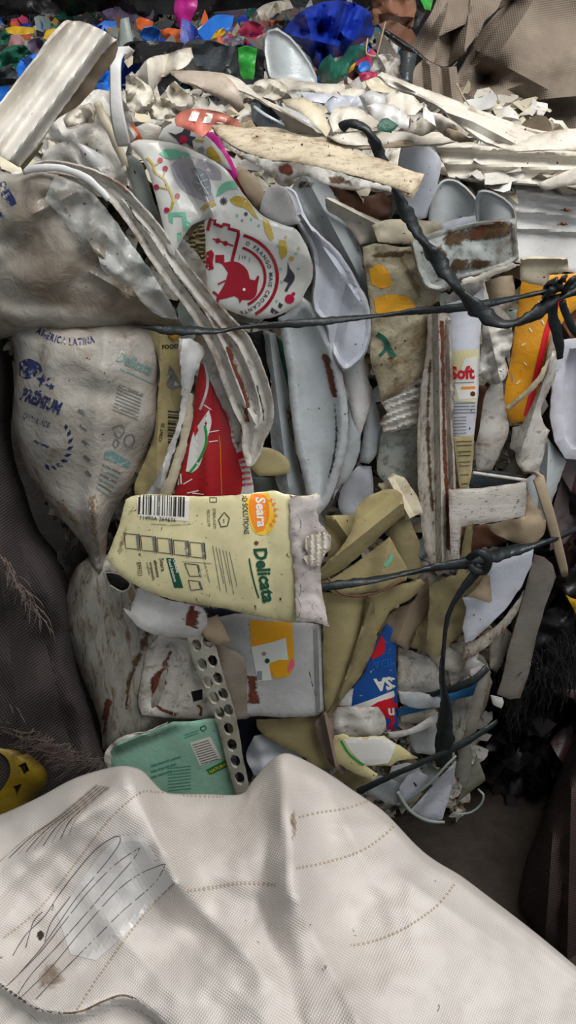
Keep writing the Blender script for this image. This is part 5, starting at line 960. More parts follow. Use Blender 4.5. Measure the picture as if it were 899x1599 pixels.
text(DP, 'Delicata', 396, 856, 28, 80, M('greenink'), 0.035, 0.12, sx=0.94, off=0.0013); stroke(DP, '389,872 392,890 398,915 404,934', 2.4, M('greenink')); dot(DP, 400, 848, 3.4, M('brown'))
text(DP, 'FOOD SOLUTIONS', 377, 758, 11.5, 87, M('blackink'), 0.01, sx=0.78)
stroke(DP, '341,812 345,823 355,821 358,809 350,800 341,812', 1.5, M('blackink'), 'printed_icon', False); text(DP, '5', 347, 816, 8, 5, M('blackink'))
text(DP, 'EMBALAGEM', 332, 794, 6.5, 88, M('blackink'), sx=0.85); text(DP, 'RECICLE PP', 323, 796, 6.5, 88, M('blackink'), sx=0.8)
stroke(DP, '327,777 338,777 338,784 328,784', 1.3, M('blackink'), 'printed_icon', False, closed=True)
for k in range(5):
    x0 = 194+k*25.5; y0 = 833+k*3.4
    P = [(x0, y0), (x0+22, y0+2), (x0+23, y0+25), (x0+2, y0+23)]
    stroke(DP, P, 1.1, M('blackink'), 'printed_icon', False, closed=True); stroke(DP, [(x0+20, y0+1), (x0+23, y0+26)], 4.2, M('greyink'), 'printed_icon', False, off=0.0013); stroke(DP, [(x0+23, y0+1), (x0+25, y0+27)], 1.4, M('blackink'), 'printed_icon', False, off=0.0015)
patch(DP, '259,871 272,872 286,918 272,918', M('greenink'), 'printed_panel', False); text(DP, 'Food Solutions', 262, 874, 6, 74, M('whiteink'), 0.02, off=0.0013); text(DP, 'Delicata', 270, 874, 6.5, 74, M('whiteink'), 0.02, off=0.0013)
text(DP, 'Seara', 249, 872, 9.5, 82, M('blackink'), 0.01); text(DP, 'alimentos', 240, 875, 7, 80, M('blackink'), 0.02); text(DP, 'empanado', 233, 878, 7, 80, M('blackink'), 0.01); text(DP, 'congelado', 228, 878, 5, 78, M('blackink'))
text(DP, '899321', 213, 878, 10.5, 84, M('blackink'), 0.0, sx=0.72)
for P in ('288,880 308,882 312,900 296,900', '294,906 310,908 314,920 298,922'): stroke(DP, P, 1.2, M('blackink'), 'printed_icon', False, closed=True)
for q in ('309,882 314,901', '311,908 316,921'): stroke(DP, q, 3, M('greyink'), 'printed_icon', False)
text(DP, 'modo de preparo', 318, 878, 4.6, 76, M('blackink'))
for k in range(6): stroke(DP, [(332+k*5.2, 852+k*2.0), (344+k*5.2, 924-(k % 2)*14+k)], 1.0, M('greyink'), 'printed_line')
stroke(DP, '284,877 330,880', 0.8, M('greyink')); stroke(DP, '236,818 268,820 298,818', 0.9, M('greyink')); text(DP, '1', 250, 828, 8, 10, M('blackink'))
patch(DP, '180,850 196,800 206,778 214,800 200,850 188,880 176,872', M('tea'), 'brown_stain')  # stain at the left tip with shading painted in
for P in ((448, 800), (440, 860), (430, 930), (300, 930), (390, 940), (210, 860), (470, 958)): patch(DP, f'{P[0]},{P[1]} {P[0]+14},{P[1]-4} {P[0]+18},{P[1]+16} {P[0]+3},{P[1]+14}', M('soot'), 'grime_spot')
pc('dark_mouth', '164,892 184,894 200,908 204,916 190,924 172,912', 'dark', 'dark sheet standing for the shaded open corner under the left tip of the yellow package', 'film', 0.075, grid=4)  # dark sheet closes the corner, painting the shade of its opening
ribbon('film_edge', [(164, 894, 0.08, 3), (184, 896, 0.08, 3), (204, 912, 0.085, 3), (192, 924, 0.08, 3), (172, 914, 0.08, 3)], M('ivory'), label='pale edge around the dark corner mouth', cat='film', flat_=0.6)
# ------------------------------------------------------------------ lower left containers
pc('ribbed_container', '112,900 136,872 168,866 200,880 214,926 240,950 280,990 310,1010 324,1060 350,1100 346,1124 300,1136 250,1142 206,1170 176,1178 160,1170 158,1140 146,1100 126,1050 110,1010 100,970', 'streaky', 'big crushed translucent container, ribbed and streaked with mud', 'container', 0.045,
   nz=(0.004, 80), fn=lambda X, Y, d: 0.004*np.sin((X*0.87+(Y-900)*0.42)/6.5), curl=(0.03, 12), bow=0.02, bang=20, grid=6)
RC = SHEETS[-1]; RC.ob.data.materials[0] = plastic('ribbed_streaked', 'b2b1a8', 0.66, '6b543c', 0.3, rough=0.42, streak=(6, 6, 1.0))
stroke(RC, '232,980 218,1020 204,1060 196,1110', 16, M('mud'), 'mud_streak'); stroke(RC, '170,1090 164,1120 160,1150', 8, M('rust'), 'mud_streak')
pc('grey_corner', '152,900 170,898 200,912 214,930 210,948 196,956 184,936 168,918', 'tan', 'brownish crumpled film beneath the yellow package tip', 'film', 0.055, grid=5)
CT = pc('white_chip', '192,950 204,956 208,940 216,918 230,922 260,936 290,942 316,950 324,966 320,984 306,1000 290,996 262,994 238,990 218,980 204,966', 'white', 'bright white chip with a rusty band under the yellow package', 'plastic scrap', 0.095, bow=0.018, bang=80, grid=5, th=0.003)
stroke(CT, '304,946 300,962 296,980', 17, M('rust'), 'rust_streak')
HC = pc('handle_container', '230,1016 250,990 270,996 300,1004 318,1030 330,1070 346,1112 330,1122 290,1122 250,1120 222,1116 216,1096 222,1050', 'whited', 'white jug wall with a rust-filled handle recess', 'jug', 0.075, nz=(0.003, 60), folds=((266, 1010, 240, 1096, -0.012, 16), (300, 1010, 270, 1116, 0.008, 14)), curl=(0.008, 6), grid=5)
patch(HC, '256,1024 266,1010 274,1012 266,1040 262,1070 248,1090 240,1098 232,1080 236,1056 246,1044', M('rust'), 'rust_patch'); stroke(HC, '240,1096 252,1108 276,1116', 4, M('rust'), 'rust_streak')
patch(HC, '238,1048 248,1042 260,1054 262,1066 250,1080 240,1096 234,1076', M('rust'), 'rust_patch', off=0.0014); patch(HC, '298,1080 316,1076 316,1092 302,1096', M('dark'), 'hollow', False); stroke(HC, '306,1100 314,1106 312,1120', 4, M('rust'), 'rust_streak')  # small dark patch paints the shade of a hollow on the flat wall
MG = pc('mint_carton', '170,1176 184,1160 210,1150 240,1140 268,1128 300,1126 330,1122 342,1128 350,1150 360,1190 372,1232 376,1262 300,1270 240,1260 200,1230 176,1204 166,1188', 'mint', 'mint green pack with small dark print in the lower left', 'package', 0.080, nz=(0.002, 70), bow=0.010, bang=60, curl=(0.012, 6), folds=((184, 1164, 270, 1128, 0.014, 14),), grid=5)
sheet('clear_edge', '162,1182 170,1166 196,1148 230,1142 262,1128 240,1146 206,1168 184,1184 176,1204 166,1196', M('hazefilm'), 'cloudy film edge', None, 0.090, FACE, cr=(0.006, 14), parent=MG, grid=4)
patch(MG, '296,1160 328,1150 346,1184 312,1196', lab, 'printed_label', False)
for k in range(9): stroke(MG, [(300+k*1.7, 1164+k*3.6), (326+k*1.9, 1156+k*3.6)], 1.4, M('greyink'), 'printed_line', off=0.0013)
patch(MG, '322,1202 354,1186 358,1196 328,1210', flat('label_green', '1f7a3a', 0.4, 0.2, '86c2aa'), 'printed_panel', False); text(MG, 'NATURAL', 328, 1208, 7, -27, M('yellowink'), 0.02, off=0.0013)
stroke(MG, '313,1136 320,1133 322,1138 317,1142 313,1139', 1.6, M('greenink'), 'printed_icon', closed=True)
for k in range(3): text(MG, 'leite integral pasteurizado'[:22-3*k], 236, 1198+k*9, 6, -18, M('mintdk'), 0.03)
for k in range(8): stroke(MG, [(262, 1200+k*5), (298, 1196+k*5)], 1.2, M('mintdk'), 'printed_line')
for k in range(2): stroke(MG, [(288, 1150+k*4-2), (310, 1142+k*4-2)], 1.2, M('mintdk'), 'printed_line')
# perforated strip: a curved ladder with holes
ctr = [(312, 992), (322, 1030), (334, 1068), (348, 1106), (358, 1144), (366, 1184), (376, 1224), (380, 1240)]
Q = catmull([tuple(map(float, c)) for c in ctr], False, 5); wl = 21
Lf = []; Rt = []; hl = []
for i, q in enumerate(Q):
    a = Q[max(0, i-1)]; b = Q[min(len(Q)-1, i+1)]; dx, dy = b[0]-a[0], b[1]-a[1]; l = math.hypot(dx, dy); nx, ny = -dy/l, dx/l; w = wl-10*i/len(Q)
    Lf.append((q[0]+nx*w, q[1]+ny*w)); Rt.append((q[0]-nx*w, q[1]-ny*w))
    if i % 5 == 3 and i < len(Q)-3:
        for sgn in ((-0.45, 0.45) if i < 24 else (0.0,)):
            cx_, cy_ = q[0]+nx*w*sgn, q[1]+ny*w*sgn; rx, ry = (7.6 if i < 24 else 7.6), 10.6
            hl.append([(cx_+dx/l*ry*math.cos(t)+nx*rx*math.sin(t), cy_+dy/l*ry*math.cos(t)+ny*rx*math.sin(t)) for t in [k*math.pi/4 for k in range(8)]])
pc('perforated_strip', Lf+Rt[::-1], 'greyg', 'perforated grey-white strip of oval holes left of the orange-labelled tub', 'perforated strip', 0.100, nz=(0.002, 60), smooth=False, holes=hl, curl=(0.003, 3), grid=4, th=0.005).ob.data.materials[0] = plastic('perforated_grey', 'a5a699', 0.4, '5e4a34', 0.4, rough=0.5)
pc('tan_corner', '322,966 340,960 352,984 362,1004 340,1006 322,998 316,984', 'tan', 'torn tan corner at the head of the perforated strip', 'plastic scrap', 0.105, grid=4)
OT = pc('labelled_tub', '338,964 370,958 400,960 440,966 480,972 500,976 504,1030 508,1080 506,1110 490,1118 440,1120 400,1118 370,1124 352,1110 344,1060 338,1010', 'whited', 'white tub with an orange and pale blue picture label', 'tub', 0.055, nz=(0.003, 80), bow=0.012, bang=0, curl=(0.012, 7), folds=((496, 980, 500, 1110, 0.010, 8),), grid=5)
OT.ob.data.materials[0] = plastic('tub_white', 'b9bcbc', 0.3, '6a5844', 0.5, rough=0.35)
patch(OT, '390,968 456,972 460,1040 452,1056 430,1060 392,1020', M('ochre'), 'label_ground', False); patch(OT, '392,1010 420,1004 446,996 450,1030 420,1036 424,1062 402,1064', M('paleink'), 'label_picture', off=0.0010)
patch(OT, '420,1036 440,1030 456,1036 444,1056 430,1060', M('ochre'), 'label_picture', off=0.0013); patch(OT, '448,1044 456,1028 460,1034 458,1042 450,1050', flat('pink_ink', 'e0607a'), 'label_picture', off=0.0015); patch(OT, '394,1004 408,996 404,1008', M('orangeink'), 'label_picture', off=0.0013)
dot(OT, 417, 1032, 4, M('greenink'), 'label_picture', off=0.0014); dot(OT, 412, 1021, 3.5, M('tea'), 'label_picture', off=0.0014); patch(OT, '401,1048 409,1048 409,1062 401,1062', M('leafgrey'), 'label_picture', False, off=0.0014)
stroke(OT, '393,1054 394,1080 396,1100', 14, M('rust'), 'rust_streak'); stroke(OT, '482,1044 488,1070 494,1090', 2, M('soot'), 'grime_streak')
sheet('left_side', '336,1000 352,1010 372,1020 384,1040 386,1120 366,1124 356,1090 346,1050', M('tan'), 'tan side, shade put into its colour', None, 0.075, FACE, parent=OT, grid=5).ob.data.materials[0] = plastic('shaded_tub_side', '93897c', 0.35, '4a3a2c', 0.3, rough=0.5)  # darker flat tone carries the painted shade of the tub's left side
pc('navy_film', '366,1126 400,1120 410,1140 400,1180 392,1220 372,1220 368,1180', 'dark', 'navy dark film below the labelled tub', 'film', 0.0, grid=6).ob.data.materials[0] = plastic('navy_dark', '1c2236', 0.1, rough=0.35)
pc('dark_film_strip', '320,950 350,952 380,960 372,972 340,966', PAL['navy_dark'] if 'navy_dark' in PAL else MATS['navy_dark'], 'navy film sliver under the lower edge of the yellow package', 'film', 0.03, grid=5)
pc('bluish_film', '384,1180 396,1150 420,1146 450,1160 470,1180 480,1210 440,1220 396,1210', 'bluew', 'pale blue crumpled film below the labelled tub', 'film', 0.020, cr=(0.01, 22), grid=5)
pc('yellow_sheet', '400,1124 440,1122 490,1118 506,1124 512,1160 530,1196 500,1200 470,1180 430,1160 404,1140', 'khaki', 'dull yellow sheet beneath the labelled tub', 'plastic sheet', 0.035, grid=5)
pc('brown_spout', '490,1130 506,1110 520,1120 524,1160 540,1196 534,1210 514,1190 500,1164', 'khakid', 'twisted pinkish brown neck below the khaki sheets', 'film', 0.060, folds=((506, 1116, 524, 1200, 0.016, 9),), grid=4).ob.data.materials[0] = plastic('pinkish_brown', '8a766c', 0.4, '4a3428', 0.2, rough=0.45)
# ------------------------------------------------------------------ bottom centre
BP = pc('blue_package', '604,974 618,990 618,1030 620,1080 622,1138 604,1140 600,1118 560,1112 540,1110 546,1080 566,1056 580,1020 594,990', 'royal', 'blue and red package with upside-down white letters near the bottom', 'package', 0.020, nz=(0.003, 70), grid=5)
patch(BP, '580,1010 594,992 600,1020 582,1030 572,1030', M('brightred'), 'printed_panel', False); text(BP, 'IDA', 612, 1028, 20, 176, M('sky'), 0.0, sx=0.95); text(BP, 'ASS', 618, 1058, 25, 176, M('whiteink'), 0.06, sx=0.8) if False else None
text(BP, 'SSA', 622, 1056, 26, 172, M('whiteink'), 0.05, sx=0.92)
patch(BP, '546,1104 580,1092 620,1076 620,1088 590,1096 574,1106 560,1112', M('whiteink'), 'printed_band', False); patch(BP, '572,1108 590,1096 620,1086 622,1138 604,1140 600,1116', M('brightred'), 'printed_band', False); text(BP, 'n', 616, 1106, 22, 176, M('whiteink'), 0.03, off=0.0013); patch(BP, '580,1024 600,1020 601,1002 596,992', M('brightred'), 'printed_panel', False)
pc('white_tub', '512,1106 540,1104 590,1104 600,1118 602,1136 590,1150 560,1152 530,1152 518,1140', 'whited', 'squashed white tub bottom below the blue package', 'tub', 0.050, cr=(0.006, 26), bow=0.01, grid=5)
pc('white_tab', '540,1080 552,1076 548,1104 530,1102 528,1090', 'white', 'small white tab left of the blue package', 'plastic scrap', 0.05, grid=4)
LF = pc('leaflet', '522,1150 536,1146 546,1152 600,1150 630,1168 652,1184 620,1188 610,1196 570,1196 590,1210 584,1218 560,1210 540,1200 524,1190 516,1170', 'yellowfilm', 'pale leaflet with a curved green line at the bottom of the bale', 'leaflet', 0.065, smooth=False, nz=(0.002, 60), bow=0.01, grid=5, jag=0.5)
patch(LF, '536,1154 560,1152 600,1152 618,1164 612,1180 606,1192 572,1194 556,1182 544,1168', M('whiteink'), 'printed_panel'); stroke(LF, '532,1156 544,1176 560,1190 574,1198', 3.4, M('greenline'), off=0.0013); stroke(LF, '526,1150 534,1156', 6, M('tea'), 'brown_stain', off=0.0014)
for (ol, mt, lb, oo) in (
 ('622,1010 640,1016 680,1030 690,1060 688,1078 640,1084 620,1080', 'whited', 'greyish white panel right of the blue package', 0.010),
 ('664,1016 680,1006 700,1010 726,1030 722,1050 700,1048 676,1032', 'ivory', 'torn pale scrap left of the hanging strap', 0.020),
 ('694,1010 724,1000 744,1016 740,1046 724,1060 704,1072', 'whited', 'dull white flap right of the hanging strap', 0.010),
 ('622,1080 660,1082 692,1092 690,1104 650,1106 626,1098', 'grey', 'pale grey curved tray edge above the blue strip', 0.045),
 ('606,1144 640,1138 676,1116 684,1112 682,1128 660,1140 620,1152 608,1152', 'white', 'white curved spoon-like strip below the blue strip', 0.045),
 ('640,1140 680,1130 686,1160 680,1180 650,1176 640,1160', 'grey', 'bluish grey crumpled pocket left of the hanging strap', 0.020),
 ('624,1104 680,1108 684,1124 650,1130 626,1126', 'ivory', 'cream sliver between blue strip and spoon-like strip', 0.020),
 ('612,1196 640,1192 660,1204 650,1226 620,1230 604,1216', 'grey', 'dim grey panel below the pale leaflet', 0.030),
 ('740,1000 752,1004 744,1030 760,1040 740,1050 726,1040', 'white', 'small white scrap under the clean white blade', 0.040),
 ('734,1046 750,1040 758,1050 748,1060 734,1056', 'white', 'little crumpled white scrap above the slanting slats', 0.045),
 ('764,1000 790,980 800,990 790,1020 776,1050 764,1044', 'streaky', 'dull brown flap between white blade and grey plank', 0.020),
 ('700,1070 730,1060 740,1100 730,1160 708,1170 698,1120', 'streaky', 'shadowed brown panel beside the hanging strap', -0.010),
 ('560,1216 600,1212 640,1230 636,1260 600,1252 570,1236', 'grey', 'dim grey scrap half hidden by the white sack', 0.030),
 ('534,1196 560,1208 580,1220 560,1240 520,1210', 'khakid', 'dull yellow scrap at the edge of the white sack', 0.040)):
    pc('plastic_scrap', ol, mt, lb, 'plastic scrap', oo, cr=(0.005, 26), grid=5)
pc('blue_strip', '620,1106 650,1098 700,1080 752,1066 752,1082 700,1096 660,1110 622,1118', 'sky', 'bright blue strip crossing behind the hanging strap', 'plastic strip', 0.025, grid=5)
SHEETS[-1].ob.data.materials[0] = plastic('deep_sky_strip', '1c6ea8', 0.2, '2a3a4a', 0.2, rough=0.4)
pc('bluish_sheet', '624,1230 636,1212 652,1204 668,1212 662,1232 640,1252 626,1252', 'bluew', 'pale blue panel with a small slot at the bottom', 'plastic sheet', 0.050, grid=5)
stroke(SHEETS[-1], '646,1222 650,1228', 2.5, M('blackink'), 'slot')
pc('bluish_sheet', '640,1268 660,1244 684,1216 704,1196 712,1190 708,1216 700,1250 690,1280 668,1282 650,1276', 'bluew', 'large pale blue folded sheet at the foot of the bale', 'plastic sheet', 0.060, smooth=False, folds=((640, 1268, 712, 1190, 0.02, 16),), grid=5)
ribbon('sheet_edge', [(618, 1258, 0.07, 4), (650, 1240, 0.08, 5), (676, 1218, 0.085, 5), (698, 1194, 0.085, 5), (712, 1180, 0.08, 4)], M('greyg'), label='pale folded edge over the large blue sheet', cat='plastic strip', flat_=0.5)
ribbon('thin_scrap', [(620, 1236, 0.07, 6), (640, 1266, 0.08, 6), (668, 1282, 0.08, 7), (694, 1284, 0.08, 6)], M('greyg'), label='thin twig-like strip along the floor end of the bale', cat='plastic strip', flat_=0.5)
for i, (P, mt, lb, oo) in enumerate((
  ('740,1080 752,1050 760,1036 766,1050 756,1090 744,1140 732,1160 722,1156 730,1120', 'greyg', 'upper grey slat slanting down the right lower corner', 0.060),
  ('756,1060 764,1052 768,1066 760,1100 746,1130 742,1120 750,1090', 'streaky', 'thin dull slat behind the upper grey slat', 0.045),
  ('716,1166 734,1160 738,1180 732,1220 724,1232 716,1220 714,1196', 'greyg', 'lower grey slat hanging above the floor', 0.065),
  ('744,1180 756,1210 758,1218 730,1240 712,1256 718,1240 736,1200', 'khakid', 'dull green square scrap at the lower right corner of the bale', 0.055))):
    pc('slat', P, mt, lb, 'slat', oo, smooth=False, grid=4, th=0.004).ob.data.materials[0] = plastic('dull_slat_%d' % i, ('8a877e', '726c62', '7f8078', '737668')[i], 0.45, '3c3228', 0.4, rough=0.5, streak=(3, 3, 1))
ribbon('ring_scrap', [(746, 1232, 0.05, 4), (754, 1240, 0.06, 4), (752, 1254, 0.06, 4), (736, 1268, 0.06, 4), (712, 1272, 0.06, 3)], M('greyg'), label='thin pale ring lying at the lower right corner', cat='ring', flat_=0.6)
# ------------------------------------------------------------------ straps
SM = M('strap')
ribbon('bale_strap', [(534, 200, 0.12, 16), (545, 193, 0.13, 14), (566, 198, 0.135, 19), (580, 214, 0.135, 24), (592, 240, 0.13, 19), (604, 272, 0.13, 18), (622, 308, 0.13, 20), (638, 340, 0.13, 22), (660, 376, 0.13, 25), (680, 402, 0.13, 26), (700, 430, 0.135, 25), (722, 458, 0.135, 26), (742, 480, 0.14, 27), (764, 496, 0.14, 26), (788, 506, 0.14, 22), (812, 502, 0.14, 21), (838, 488, 0.135, 22), (860, 470, 0.13, 20), (899, 455, 0.12, 18), (920, 450, 0.10, 18)], SM,
   label='thick twisted dark strap sweeping down from the top to the right', cat='strap', flat_=0.55, twist=3.0, wob=0.45, step=4)
ribbon('bale_strap', [(222, 512, 0.135, 3), (240, 513, 0.14, 8), (264, 516, 0.14, 15), (300, 516, 0.14, 17), (340, 517, 0.135, 15), (370, 512, 0.13, 13), (420, 508, 0.125, 12), (480, 504, 0.12, 13), (540, 498, 0.115, 13), (600, 492, 0.11, 13), (640, 487, 0.105, 14), (700, 482, 0.11, 13), (760, 474, 0.12, 15), (800, 466, 0.125, 14), (850, 456, 0.125, 15), (899, 446, 0.11, 15), (930, 440, 0.09, 14)], SM,
   label='dark strap running level across the upper front of the bale', cat='strap', flat_=0.5, twist=1.5, wob=0.35, step=4)
for i, (x, y, a, lb) in enumerate(((858, 450, 60, 'upper left coil of the dark strap knot at the right edge'), (872, 446, 80, 'middle coil of the dark strap knot at the right edge'), (888, 448, 70, 'outermost coil of the dark strap knot at the right edge'))):
    ca, sa = math.cos(math.radians(a)), math.sin(math.radians(a)); P = [(x+9*math.cos(t)*ca-15*math.sin(t)*sa*.6, y+13*math.sin(t), 0.13+0.03*math.cos(t*1.0+i), 12) for t in [k*math.pi/4 for k in range(8)]]
    ribbon('strap_knot', P, SM, label=lb, cat='strap', flat_=0.6, wob=0.4, step=4)
ribbon('strap_tail', [(862, 470, 0.13, 14), (864, 500, 0.12, 18), (872, 530, 0.11, 16), (874, 560, 0.10, 10)], SM, label='dark strap tail hanging from the knot over the white crate', cat='strap', flat_=0.3, wob=0.4)
ribbon('strap_tail', [(878, 470, 0.13, 12), (885, 495, 0.12, 12), (899, 520, 0.11, 12), (915, 530, 0.10, 10)], SM, label='short dark strap tail running off the right edge', cat='strap', flat_=0.3, wob=0.4)
ribbon('bale_strap', [(498, 918, 0.115, 13), (540, 912, 0.115, 14), (580, 906, 0.112, 14), (630, 896, 0.105, 16), (680, 886, 0.10, 18), (720, 880, 0.10, 18), (760, 872, 0.105, 20), (800, 860, 0.105, 26), (840, 850, 0.10, 20), (870, 840, 0.09, 14), (899, 826, 0.07, 12)], SM,
   label='dark strap running across the lower front, right of the yellow package', cat='strap', flat_=0.5, twist=1.0, wob=0.4, step=4)
ribbon('strap_knot', [(732, 872, 0.11, 12), (748, 862, 0.13, 14), (762, 874, 0.13, 14), (758, 890, 0.12, 14), (742, 892, 0.12, 13), (732, 880, 0.11, 12)], SM, label='round knot joining the lower strap and the hanging strap', cat='strap', flat_=0.7, wob=0.4, step=4)
ribbon('bale_strap', [(752, 884, 0.115, 20), (738, 900, 0.115, 19), (720, 924, 0.11, 17), (704, 950, 0.105, 16), (696, 980, 0.10, 16), (692, 1020, 0.095, 17), (690, 1060, 0.09, 18), (696, 1100, 0.085, 22), (694, 1150, 0.08, 28), (690, 1195, 0.07, 24)], SM,
   label='dark strap hanging down from the round knot', cat='strap', flat_=0.4, twist=0.5, wob=0.35, step=5)
ribbon('bale_strap', [(630, 1096, 0.035, 14), (670, 1086, 0.04, 12), (700, 1078, 0.06, 16), (740, 1062, 0.07, 15), (760, 1042, 0.06, 12)], SM, label='short dark strap crossing above the blue strip', cat='strap', flat_=0.4, wob=0.4)
ribbon('bale_strap', [(560, 1236, 0.07, 14), (610, 1212, 0.08, 12), (660, 1190, 0.08, 12), (710, 1168, 0.08, 14), (760, 1138, 0.07, 12), (776, 1126, 0.06, 8)], SM, label='lowest dark strap slanting up to the right near the floor', cat='strap', flat_=0.4, wob=0.4)
ribbon('strap_fray', [(330, 505, 0.13, 3), (410, 512, 0.135, 10), (440, 520, 0.12, 4)], SM, label='loose flap on the level strap below the castle emblem', cat='strap', flat_=0.2) if False else None
# odd shards by the right side
for i, (ol, mt, lb, oo) in enumerate((('862,470 899,462 920,470 920,560 899,540 876,520', 'brown', 'reddish brown scrap behind the strap knot', -0.02), ('870,900 899,880 930,890 930,960 890,950', 'dark', 'black film lump at the right edge below the lower strap', 0.0),
   ('884,930 899,936 920,940 920,962 899,958', 'yellow', 'tiny yellow scrap at the right edge', 0.02), ('826,1000 850,960 880,940 899,960 899,1040 850,1060 820,1060', 'dark', 'glossy black film lump right of the grey plank', -0.01), ('880,800 899,790 930,790 930,880 880,870', 'brown', 'dark reddish board at the right edge above the strap end', -0.02))):
    pc('scrap_lump', ol, mt, lb, 'scrap', oo, cr=(0.02, 24), grid=5)
# ------------------------------------------------------------------ big white woven sack in the foreground
CTRL = [  # px, py, height (m)
 (-60, 1290, .66), (0, 1272, .67), (60, 1245, .70), (130, 1212, .735), (195, 1200, .755), (235, 1212, .735), (262, 1238, .70), (320, 1240, .69), (380, 1240, .70), (410, 1205, .72), (440, 1178, .745), (470, 1182, .74), (520, 1215, .72), (600, 1275, .70), (660, 1325, .685), (720, 1368, .675), (790, 1420, .66), (860, 1475, .64), (940, 1540, .60),
 (100, 1290, .735), (0, 1350, .70), (60, 1400, .675), (150, 1360, .70), (250, 1330, .745), (200, 1262, .765), (270, 1375, .745), (330, 1300, .735), (400, 1300, .745), (440, 1260, .775), (300, 1450, .690), (360, 1420, .725), (430, 1440, .755), (455, 1350, .775), (500, 1300, .735), (560, 1340, .73), (640, 1390, .735), (700, 1450, .73), (780, 1500, .70), (850, 1560, .66),
 (180, 1450, .69), (100, 1500, .665), (20, 1500, .65), (0, 1560, .69), (60, 1590, .70), (200, 1540, .70), (120, 1580, .705), (300, 1530, .715), (380, 1520, .735), (480, 1480, .735), (540, 1540, .745), (620, 1520, .745), (700, 1560, .725), (600, 1620, .75), (300, 1640, .72), (100, 1660, .69), (800, 1640, .67), (480, 1640, .76), (-60, 1440, .69), (-60, 1600, .68), (940, 1650, .60), (1000, 1600, .55), (560, 1440, .72), (610, 1460, .73)]
CA = np.array(CTRL)
def tps(pt, val, lam=0.3):
    n = len(pt); d = np.linalg.norm(pt[:, None]-pt[None], axis=2)/100; K = np.where(d > 0, d*d*np.log(d+1e-12), 0)+lam*np.eye(n)*0.05
    P = np.hstack([np.ones((n, 1)), pt/100]); A = np.block([[K, P], [P.T, np.zeros((3, 3))]]); return np.linalg.solve(A, np.concatenate([val, np.zeros(3)]))
WT = tps(CA[:, :2], CA[:, 2])
CREASE = [(195, 1205, 275, 1378, 0.024, 46), (275, 1378, 420, 1530, 0.018, 50), (438, 1185, 458, 1400, 0.024, 40), (458, 1400, 560, 1599, 0.020, 60), (410, 1430, 470, 1599, -0.014, 40), (150, 1420, 260, 1540, 0.010, 40), (200, 1230, 40, 1340, 0.010, 26), (520, 1250, 560, 1330, 0.008, 30), (430, 1240, 400, 1420, -0.008, 40), (20, 1590, 275, 1380, 0.006, 24), (0, 1395, 190, 1215, 0.008, 26), (620, 1300, 899, 1530, 0.006, 40), (250, 1240, 300, 1290, -0.006, 30), (480, 1290, 620, 1290, 0.005, 24), (300, 1480, 420, 1599, 0.008, 40), (640, 1380, 760, 1460, 0.006, 26), (540, 1420, 720, 1370, -0.004, 24), (100, 1330, 20, 1420, -0.006, 26)]
def sackh(x, y):
    q = np.array([x, y]); d = np.linalg.norm(CA[:, :2]-q, axis=1)/100
    h = float((np.where(d > 0, d*d*np.log(d+1e-12), 0)*WT[:len(CA)]).sum()+WT[-3]+WT[-2]*x/100+WT[-1]*y/100)
    for (x0, y0, x1, y1, k, w) in CREASE:
        l = math.hypot(x1-x0, y1-y0); s = abs((x-x0)*(y1-y0)-(y-y0)*(x1-x0))/l; t = ((x-x0)*(x1-x0)+(y-y0)*(y1-y0))/l; ov = max(0, -t, t-l)
        h += k*max(0, 1-s/w)**1.5*math.exp(-ov/w)
    yh = np.interp(x, [-60, 0, 30, 60, 100, 130, 160, 190, 215, 240, 262, 280], [1510, 1538, 1560, 1578, 1584, 1580, 1566, 1556, 1562, 1580, 1604, 1640])
    if x < 280 and y > yh: h -= 0.045*min(1, (y-yh)/13)
    h += 0.006*noise.noise(Vector((x/70, y/70, 3)))+0.003*noise.noise(Vector((x/26, y/26, 8)))+0.003*(0.4-abs(noise.noise(Vector((x/55, y/55, 21)))))
    return h
RID = catmull([(-60., 1290.), (0., 1272.), (60., 1245.), (110., 1218.), (150., 1204.), (190., 1196.), (220., 1202.), (242., 1224.), (262., 1238.), (320., 1240.), (376., 1240.), (392., 1222.), (420., 1190.), (444., 1176.), (470., 1184.), (510., 1206.), (560., 1240.), (600., 1268.), (650., 1320.), (680., 1344.), (720., 1368.), (760., 1398.), (810., 1436.), (860., 1476.), (930., 1536.), (1000., 1600.)], False, 7)
V = []; Fc = []; uv = []; nr = 84; ENDS = []
